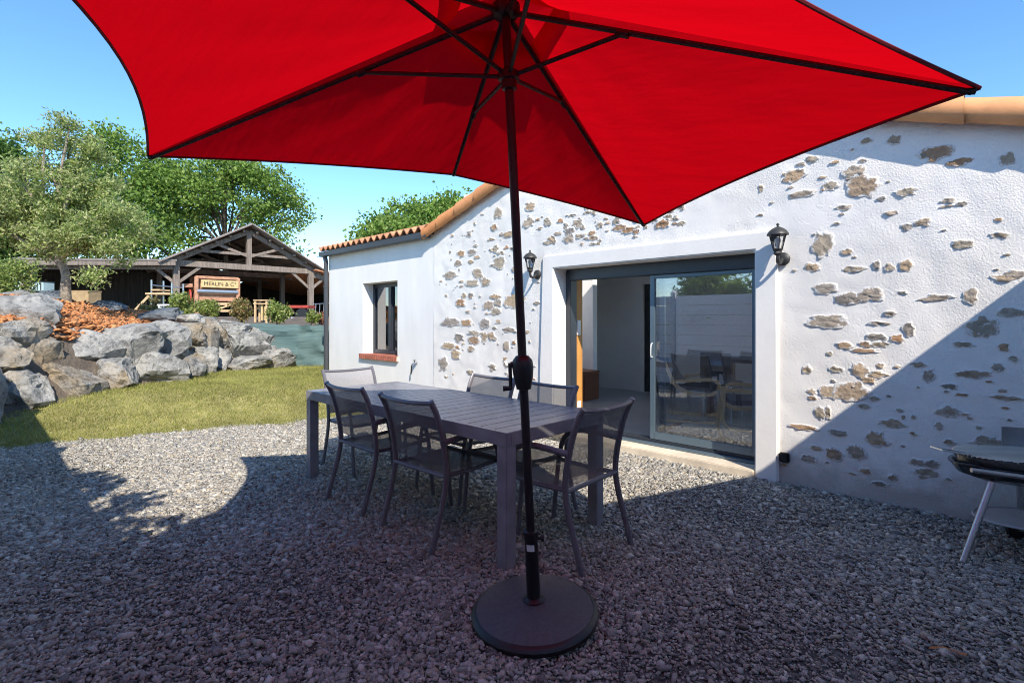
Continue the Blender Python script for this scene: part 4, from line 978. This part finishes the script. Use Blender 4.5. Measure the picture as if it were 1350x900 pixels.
CH = [(-3.48, 2.15, .0, 'charcoal garden chair on the near side of the table, toward the lawn end'),
      (-2.68, 2.125, .03, 'charcoal garden chair on the near side of the table, nearer the umbrella pole'),
      (-1.955, 2.46, PI/2+.03, 'charcoal garden chair at the table end nearest the camera, right of the pole'),
      (-3.17, 2.72, PI, 'charcoal garden chair across the table, left of the umbrella crank'),
      (-2.50, 2.65, PI-.02, 'charcoal garden chair across the table, right of the umbrella crank'),
      (-4.34, 2.50, -PI/2, 'charcoal garden chair at the lawn end of the table, its sling lightened as if sunlit')]
for i, (x, y, rz, lab) in enumerate(CH):
    c = proto if i == 0 else copy_tree(proto)
    c.location = (x, y, .006); c.rotation_euler = (0, 0, rz); c['label'] = lab
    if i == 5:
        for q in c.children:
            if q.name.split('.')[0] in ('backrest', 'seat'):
                q.data = q.data.copy(); q.data.materials[0] = M['sling_sunlit']

# ------------------------------------------------------------------ umbrella
def umbrella():
    B = Vector((-1.558, 1.752, .016)); HUB = at(667, 12, 2.2)
    t = thing('garden_umbrella', 'large red garden umbrella on a dark crank pole', 'umbrella', B); K = dict(parent=t, world=True)
    ax = (HUB-Vector((B.x, B.y, .05))).normalized(); O = Vector((B.x, B.y, .016))
    def al(s): return O+ax*s
    R = Vector((0, 0, 1)).rotation_difference(ax).to_matrix().to_4x4()
    f = MB(); f.lathe([(.27, .0), (.285, .012), (.287, .03), (.277, .042), (.262, .048)], O, 64, 0, R); f.build('base_rim', M['blackp'], smooth=True, **K)
    f = MB(); f.lathe([(.268, .040), (.262, .049), (.2, .062), (.12, .074), (.05, .08)], O, 64, 0, R); f.build('base', M['base'], smooth=True, **K)
    f = MB(); f.lathe([(.045, .078), (.05, .085), (.031, .095), (.0295, .36), (.033, .365), (.033, .40), (.028, .402)], O, 24, 0, R); so = f.build('socket_tube', M['blackp'], smooth=True, **K)
    kx = al(.365); rt = Vector((CC, SS, 0)); fw = Vector((-SS, CC, 0))
    f = MB(); f.tube([kx+rt*.028, kx+rt*.05], [.008, .008], 8); f.tube([kx+rt*.046, kx+rt*.058], .015, 10); f.build('knob', M['blackp'], so, smooth=True, world=True)
    f = MB(); vs = []
    for i in range(7):
        a = -2.35+1.2*i/6; q = rt*math.cos(a)+fw*math.sin(a)
        for z in (.315, .345): vs.append(al(z)+q*.0305)
    f.add(vs, [(i*2, i*2+2, i*2+3, i*2+1) for i in range(6)]); f.build('paper_tag', M['paper'], so, world=True)
    top = (HUB-O).length
    f = MB(); f.tube([al(.38), al(top+.02)], .0195, 20); f.build('pole', M['pole'], smooth=True, **K)
    cz = (at(695, 493, 2.33)-O).length
    c = al(1.115)
    f = MB(); f.lathe([(.021, -.075), (.034, -.072), (.045, -.02), (.05, .025), (.046, .055), (.03, .075), (.021, .077)], c, 20, 0, R, 1, .9); cb = f.build('crank_housing', M['blackp'], smooth=True, **K)
    a = c-rt*.040+ax*.035
    f = MB(); f.tube([a, a-rt*.014], .014, 8); f.tube([a-rt*.016+ax*.008, a-rt*.018-ax*.105], .0085, 8); f.tube([a-rt*.012-ax*.104, a-rt*.052-ax*.106], [.009, .012], 8); f.build('crank_handle', M['blackp'], cb, smooth=True, world=True)
    hub = al(top)
    f = MB(); f.lathe([(.022, -.04), (.05, -.035), (.062, -.015), (.062, .01), (.03, .03), (.02, .05)], hub, 18, 0, R); f.build('top_hub', M['rib'], smooth=True, **K)
    rs = (at(673, 108, 2.235)-O).length; run = al(rs)
    f = MB(); f.lathe([(.021, -.045), (.032, -.04), (.034, -.005), (.046, .0), (.046, .03), (.03, .036), (.021, .05)], run, 18, 0, R); f.build('runner', M['rib'], smooth=True, **K)
    A = at(195, 207, 2.65); Bm = at(597, 231, 2.95); C_ = at(850, 297, 3.2); D = at(1292, 118, 1.53)
    Fc = Vector((-1.58, -.12, 2.32)); E = Vector((-.65, .92, 2.33))
    tips = [A, Bm, C_, D, E, Fc]; fr = [.36, .54, .33, .325, .52, .36]; HC = hub+ax*.03
    for p, k in zip(tips, fr):
        d = (p-hub).normalized(); dn = Vector((0, 0, -1)); off = (dn-d*dn.dot(d)).normalized()*.012
        mb = MB(); mb.tube([hub+d*.05+off, p-d*.015+off], [.0125, .0095], 8); rb = mb.build('rib', M['rib'], smooth=True, **K)
        mb = MB(); mb.tube([p-d*.03+off, p-d*.008+off*.6], .0105, 8); mb.build('end_cap', M['rib'], rb, smooth=True, world=True)
        q = hub.lerp(p, k)+off*1.6; d2 = (q-run).normalized()
        mb = MB(); mb.tube([run+d2*.035+ax*.012, q], .0095, 8); mb.tube([q-d*.025, q+d*.025], .0155, 8); mb.build('strut', M['rib'], smooth=True, **K)
    # canopy: six panels stretched between the ribs, edges pulled in between the rib ends
    sag = [.018, .014, .030, .05, .05, .085]; NS, NT = 16, 18
    def surf(tp, inner, outer, lift, thick, sgs):
        vs = []; fs = []
        for i in range(6):
            P0, P1 = tp[i], tp[(i+1) % 6]; o0 = len(vs)
            for a in range(NS+1):
                s = a/NS; e = P0.lerp(P1, s); e = e.lerp(HC, sgs[i]*4*s*(1-s)); e = e+Vector((0, 0, -.0))
                for b_ in range(NT+1):
                    q = inner+(outer-inner)*b_/NT; p = HC.lerp(e, q)+ax*lift*(1-q*.3)
                    p = p+ax*(-.03*math.sin(PI*q)*4*s*(1-s))
                    wr = thick*math.sin(s*PI)**.5*math.sin(s*22+q*5+i*2)*q*q*(1-q)*4
                    vs.append(p+ax*wr)
            for a in range(NS):
                for b_ in range(NT):
                    k = o0+a*(NT+1)+b_; fs.append((k, k+1, k+NT+2, k+NT+1))
        return vs, fs
    vs, fs = surf(tips, .14, 1.0, .008, .006, sag); f = MB(); f.add(vs, fs); can = f.build('canopy', M['canvas'], smooth=True, angle=80, **K)
    f = MB()
    for i in range(6):
        P0, P1 = tips[i], tips[(i+1) % 6]; pth = []
        for a in range(17):
            s = a/16; e = P0.lerp(P1, s); pth.append(e.lerp(HC, sag[i]*4*s*(1-s))+ax*.004)
        f.tube(pth, .006, 6)
    f.build('hem', mat('canvas_hem', (.16, .0, .006), .8), can, smooth=True, world=True)
    rv = [HC+(p-HC).normalized()*.34 for p in tips]
    vs, fs = surf(rv, .02, 1.0, .055, 0, [.03]*6); f = MB(); f.add(vs, fs); f.build('vent_flap', M['canvas'], smooth=True, angle=80, **K)
    f = MB(); f.lathe([(.03, .0), (.035, .02), (.025, .05), (.008, .07)], hub+ax*.08, 14, 0, R); f.build('finial', M['rib'], smooth=True, **K)
umbrella()

# ------------------------------------------------------------------ barbecue
def barbecue():
    t = thing('barbecue', 'black charcoal barbecue on steel tube legs at the right picture edge', 'barbecue', (.12+.0*CC-.12*SS, 4.14+.0*SS+.12*CC, .015), math.atan2(SS, CC)-.02)
    # local x runs to the right in the picture, local y away from the camera
    f = MB(); f.lathe([(.05, .405), (.22, .42), (.31, .455), (.335, .50), (.345, .505), (.345, .512), (.325, .512), (.30, .47), (.2, .435)], (0, 0, 0), 40, 0, None, 1.08, .74); f.build('bowl', M['enamel'], t, smooth=True)
    f = MB(); f.lathe([(.33, .515), (.335, .53), (.33, .555), (.325, .555), (.322, .52)], (0, 0, 0), 40, 0, None, 1.03, .70, False); f.build('rim', M['enamel'], t, smooth=True)
    f = MB()
    for k in range(-10, 11):
        y = k*.02; hw = .33*math.sqrt(max(0, 1-(y/.225)**2))*1.0
        if hw > .03: f.tube([(-hw-.02, y, .566), (hw, y, .566)], .0032, 5)
    for k in (-.2, .15): f.tube([(k, -.19, .562), (k, .19, .562)], .004, 5)
    for y in (-.05, .03): f.tube(spline([(-.3, y, .566), (-.42, y, .585), (-.50, y-.01 if y < 0 else y+.0, .60)], 3), .004, 5)
    f.tube([(-.50, -.06, .60), (-.50, .03, .60)], .004, 5); f.build('grill', M['gwire'], t)
    f = MB(); f.tube([(-.33, -.1, .515), (-.46, -.105, .535)], .011, 8); f.build('grip', M['blackp'], t, smooth=True)
    f = MB(); f.tube([(-.14, -.262, .497), (-.46, -.20, .528)], .0125, 10); f.build('side_handle', M['steel'], t, smooth=True)
    vs = []; n = 14
    for i in range(n+1):
        a = -.45+1.75*i/n; x, y = .335*math.cos(a), .235*math.sin(a)
        for z in (.53, .68): vs += [(x, y, z), (x*.985, y*.985, z)]
    fs = []
    for i in range(n): a = i*4; fs += [(a, a+4, a+6, a+2), (a+1, a+3, a+7, a+5), (a+2, a+6, a+7, a+3), (a, a+1, a+5, a+4)]
    fs += [(0, 2, 3, 1), (n*4, n*4+1, n*4+3, n*4+2)]
    x0 = -.30
    wsd = MB().add(vs, fs)
    wsd.build('windshield', M['steel'], t)
    f = MB()
    for z in (.55, .585, .62, .655): f.box((.0-.02, -.258, z), (.03, -.236, z+.018))
    f.box((.03, -.257, .53), (.34, -.235, .685)); f.build('notched_plate', M['steel'], t)
    for (a, b_) in (((-.26, -.1, .43), (-.455, -.14, 0)), ((.17, -.12, .43), (.22, -.14, .06)), ((.1, .12, .43), (.14, .15, .06))):
        MB().tube([a, b_], .0165, 12).build('leg', M['steel'], t, smooth=True)
    f = MB(); f.lathe([(.255, .19), (.262, .196), (.255, .203), (.248, .198)], (0, -.02, 0), 40, 0, None, 1, .72, False)
    f.lathe([(.01, .193), (.25, .193), (.25, .196), (.01, .196)], (0, -.02, 0), 40, 0, None, 1, .72); f.build('tray', mat('grey_tray', (.42, .43, .44), .5), t, smooth=True)
    for (x, y) in ((.22, -.165), (.14, .18)):
        MB().lathe([(.01, -.014), (.045, -.016), (.062, -.01), (.062, .01), (.045, .016), (.01, .014)], (x, y, .063), 24, 0, Matrix.Rotation(PI/2, 4, 'X')).build('wheel', M['blackp'], t, smooth=True)
barbecue()
# dry leaf on the gravel
p = at(1250, 872, 2.055)
t = MB(); vs = []
for i in range(9):
    s = i/8; w = .014*math.sin(PI*s)**.7*(1+.4*math.sin(i*2.1)); x = -.055+.11*s; zc = .014+.012*math.sin(s*5); vs += [(x, -w, zc+.006), (x, w, zc+.004*math.cos(i))]
t.add(vs, [(i*2, i*2+2, i*2+3, i*2+1) for i in range(8)])
o = t.build('dry_leaf', M['leafdry'], smooth=True); o.scale = (1.35, 1.35, 1.2); o.location = (p.x, p.y, .026); o.rotation_euler = (0, 0, .7); tag(o, 'curled rust-brown dry leaf on the gravel in the right foreground', 'leaf')

# ------------------------------------------------------------------ surroundings behind the camera (reflected in the glass, casting the shade)
def back_fence():
    t = thing('panel_fence', 'white board fence behind the terrace, mirrored in the sliding door glass', 'fence', (-4.5, -.45, 0)); K = dict(parent=t, world=True)
    x = .85; k = 0
    while x > -11.5:
        yy = -.45-.0*k
        MB().box((x-.055, yy-.055, -.1), (x+.055, yy+.055, 1.94)).build('post', M['pvc'], bevel=.006, **K)
        MB().lathe([(.075, 1.94), (.075, 1.96), (.01, 2.0)], (x, yy, 0), 4).build('post_cap', M['pvc'], **K)
        f = MB()
        for j in range(9): f.box((x-2.0+.055, yy-.018, .03+j*.205), (x-.055, yy+.018, .03+j*.205+.198))
        f.build('board_panel', M['pvc'], bevel=.006, **K)
        x -= 2.0; k += 1
    f = MB(); yy = -.45+.024
    for s in (-1, 1):
        f.tube(spline([(-4.72+s*.02, yy, 1.36), (-4.72+s*.14, yy, 1.56), (-4.72+s*.24, yy, 1.50), (-4.72+s*.17, yy, 1.36), (-4.72+s*.03, yy, 1.34), (-4.72+s*.15, yy, 1.24), (-4.72+s*.13, yy, 1.14), (-4.72+s*.03, yy, 1.26)], 5), .004, 6)
    f.tube([(-4.72, yy, 1.16), (-4.72, yy, 1.46)], .005, 6)
    o = f.build('wall_ornament', M['steel'], smooth=True); tag(o, 'wire butterfly ornament hung on the white fence, mirrored in the glass', 'ornament')
back_fence()
def hedge_tree(label, x, y, h, r, seed, dz=0, n=60, m_='leaf'):
    base = (x, y, 0); rnd = random.Random(seed)
    lob = [(x, y, h-r*1.1, r, r*.75, r*1.1)]+[(x+rnd.uniform(-r, r), y+rnd.uniform(-r, r)*.5, h-r*rnd.uniform(.7, 1.7), r*.6, r*.5, r*.6) for _ in range(5)]
    tree('garden_tree', label, 'tree', base, lob, n, 60, r*.2, .12, .035, M[m_], M['barkd'], .06, (x, y, h*.45), seed, 'trees behind the white fence', limbs=8)
hedge_tree('bushy green tree above the white fence, mirrored in the door glass', -4.75, -1.25, 2.62, .62, 21, n=90)
def hedge():
    t = thing('laurel_hedge', 'ragged laurel hedge behind the white fence', 'hedge', (-2.3, -.95, 0)); r = np.random.default_rng(5)
    cl = []
    for x in np.arange(-4.3, .15, .16):
        top = 2.12+.80*sm(-4.2, -2.6, x)+.45*sm(-1.5, -.5, x)+.10*nz(x, 3, 1, 1.7)+.05*nz(x, 1, 4, 5)
        for z in np.arange(.5, top, .22): cl += [(x+r.normal(0, .06)+2.3, r.uniform(-.28, .28), z+r.normal(0, .05))]
    V, Fa = leaf_cloud(cl, 46, .06, .11, .04); link('foliage', np_mesh('foliage', V, Fa, 3), M['leaf'], t)
    for k in range(6): MB().tube([(-1.9+k*.72, 0, -.1), (-1.85+k*.72, .05, 2.2)], [.03, .01], 6).build('stem', M['barkd'], t)
hedge()
def shade_caster():
    t = thing('shade_building', 'unseen white building on the right, its top shaped to shade the wall and terrace', 'building', (.95, 1.5, 0)); X0 = .93
    f = MB(); prof = [(WY+.3, -.1), (WY+.3, 2.47), (3.35, 2.47), (1.50, 3.03), (.1, 3.94), (-1.40, 4.80), (-4.2, 3.0), (-4.2, -.1)]  # unseen caster; sloping top shaped so its shadow fills the terrace shade
    n = len(prof); vs = [(X0, y, z) for y, z in prof]+[(X0+4.5, y, z) for y, z in prof]
    fs = [tuple(range(n)), tuple(range(2*n-1, n-1, -1))]+[(i, i+n, (i+1) % n+n, (i+1) % n) for i in range(n)]
    f.add(vs, fs); f.build('wall', M['render'], t, world=True)
    f = MB(); f.beam((X0+2.28, -1.42, 4.84), (X0+2.28, 1.48, 3.08), 4.5, .05); f.beam((X0+2.28, -1.42, 4.84), (X0+2.28, -4.3, 3.05), 4.5, .05); f.build('roof', M['tileold'], t, world=True)
shade_caster()

# ------------------------------------------------------------------ light, sky, camera
sdir = Vector((1.035, -.535, 1.0))
sun = bpy.data.lights.new('sun', 'SUN'); sun.energy = 3.25; sun.angle = math.radians(.53); sun.color = (1, .91, .78)
so = bpy.data.objects.new('sun', sun); COL.objects.link(so); so.rotation_euler = sdir.to_track_quat('Z', 'Y').to_euler(); so.location = sdir*20
w = bpy.data.worlds.new('World'); scene.world = w; w.use_nodes = True; nt = w.node_tree
bg = nt.nodes['Background']; sky = nt.nodes.new('ShaderNodeTexSky'); sky.sky_type = 'NISHITA'; sky.sun_disc = False
sky.sun_elevation = math.asin(sdir.normalized().z); sky.sun_rotation = math.atan2(sdir.x, sdir.y)
sky.altitude = 1200; sky.air_density = 1.0; sky.dust_density = .1; sky.ozone_density = 2.2
hs = nt.nodes.new('ShaderNodeHueSaturation'); hs.inputs['Saturation'].default_value = 1.18; hs.inputs['Hue'].default_value = .497
nt.links.new(sky.outputs[0], hs.inputs['Color']); nt.links.new(hs.outputs[0], bg.inputs[0]); bg.inputs[1].default_value = .14
cam = bpy.data.cameras.new('camera'); co = bpy.data.objects.new('camera', cam); COL.objects.link(co); scene.camera = co
co.location = (0, 0, H); co.rotation_euler = (PI/2, 0, math.atan2(SS, CC)); cam.sensor_width = 36; cam.lens = F/1350*36
cam.shift_y = -28/1350; cam.clip_start = .05; cam.clip_end = 900
scene.view_settings.view_transform = 'Standard'; scene.view_settings.look = 'None'; scene.view_settings.exposure = 1.12; scene.view_settings.gamma = 1
scene.cycles.filter_width = 1.0; scene.cycles.denoising_prefilter = 'FAST'; scene.cycles.use_denoising = True; scene.cycles.max_bounces = 10; scene.cycles.transparent_max_bounces = 16
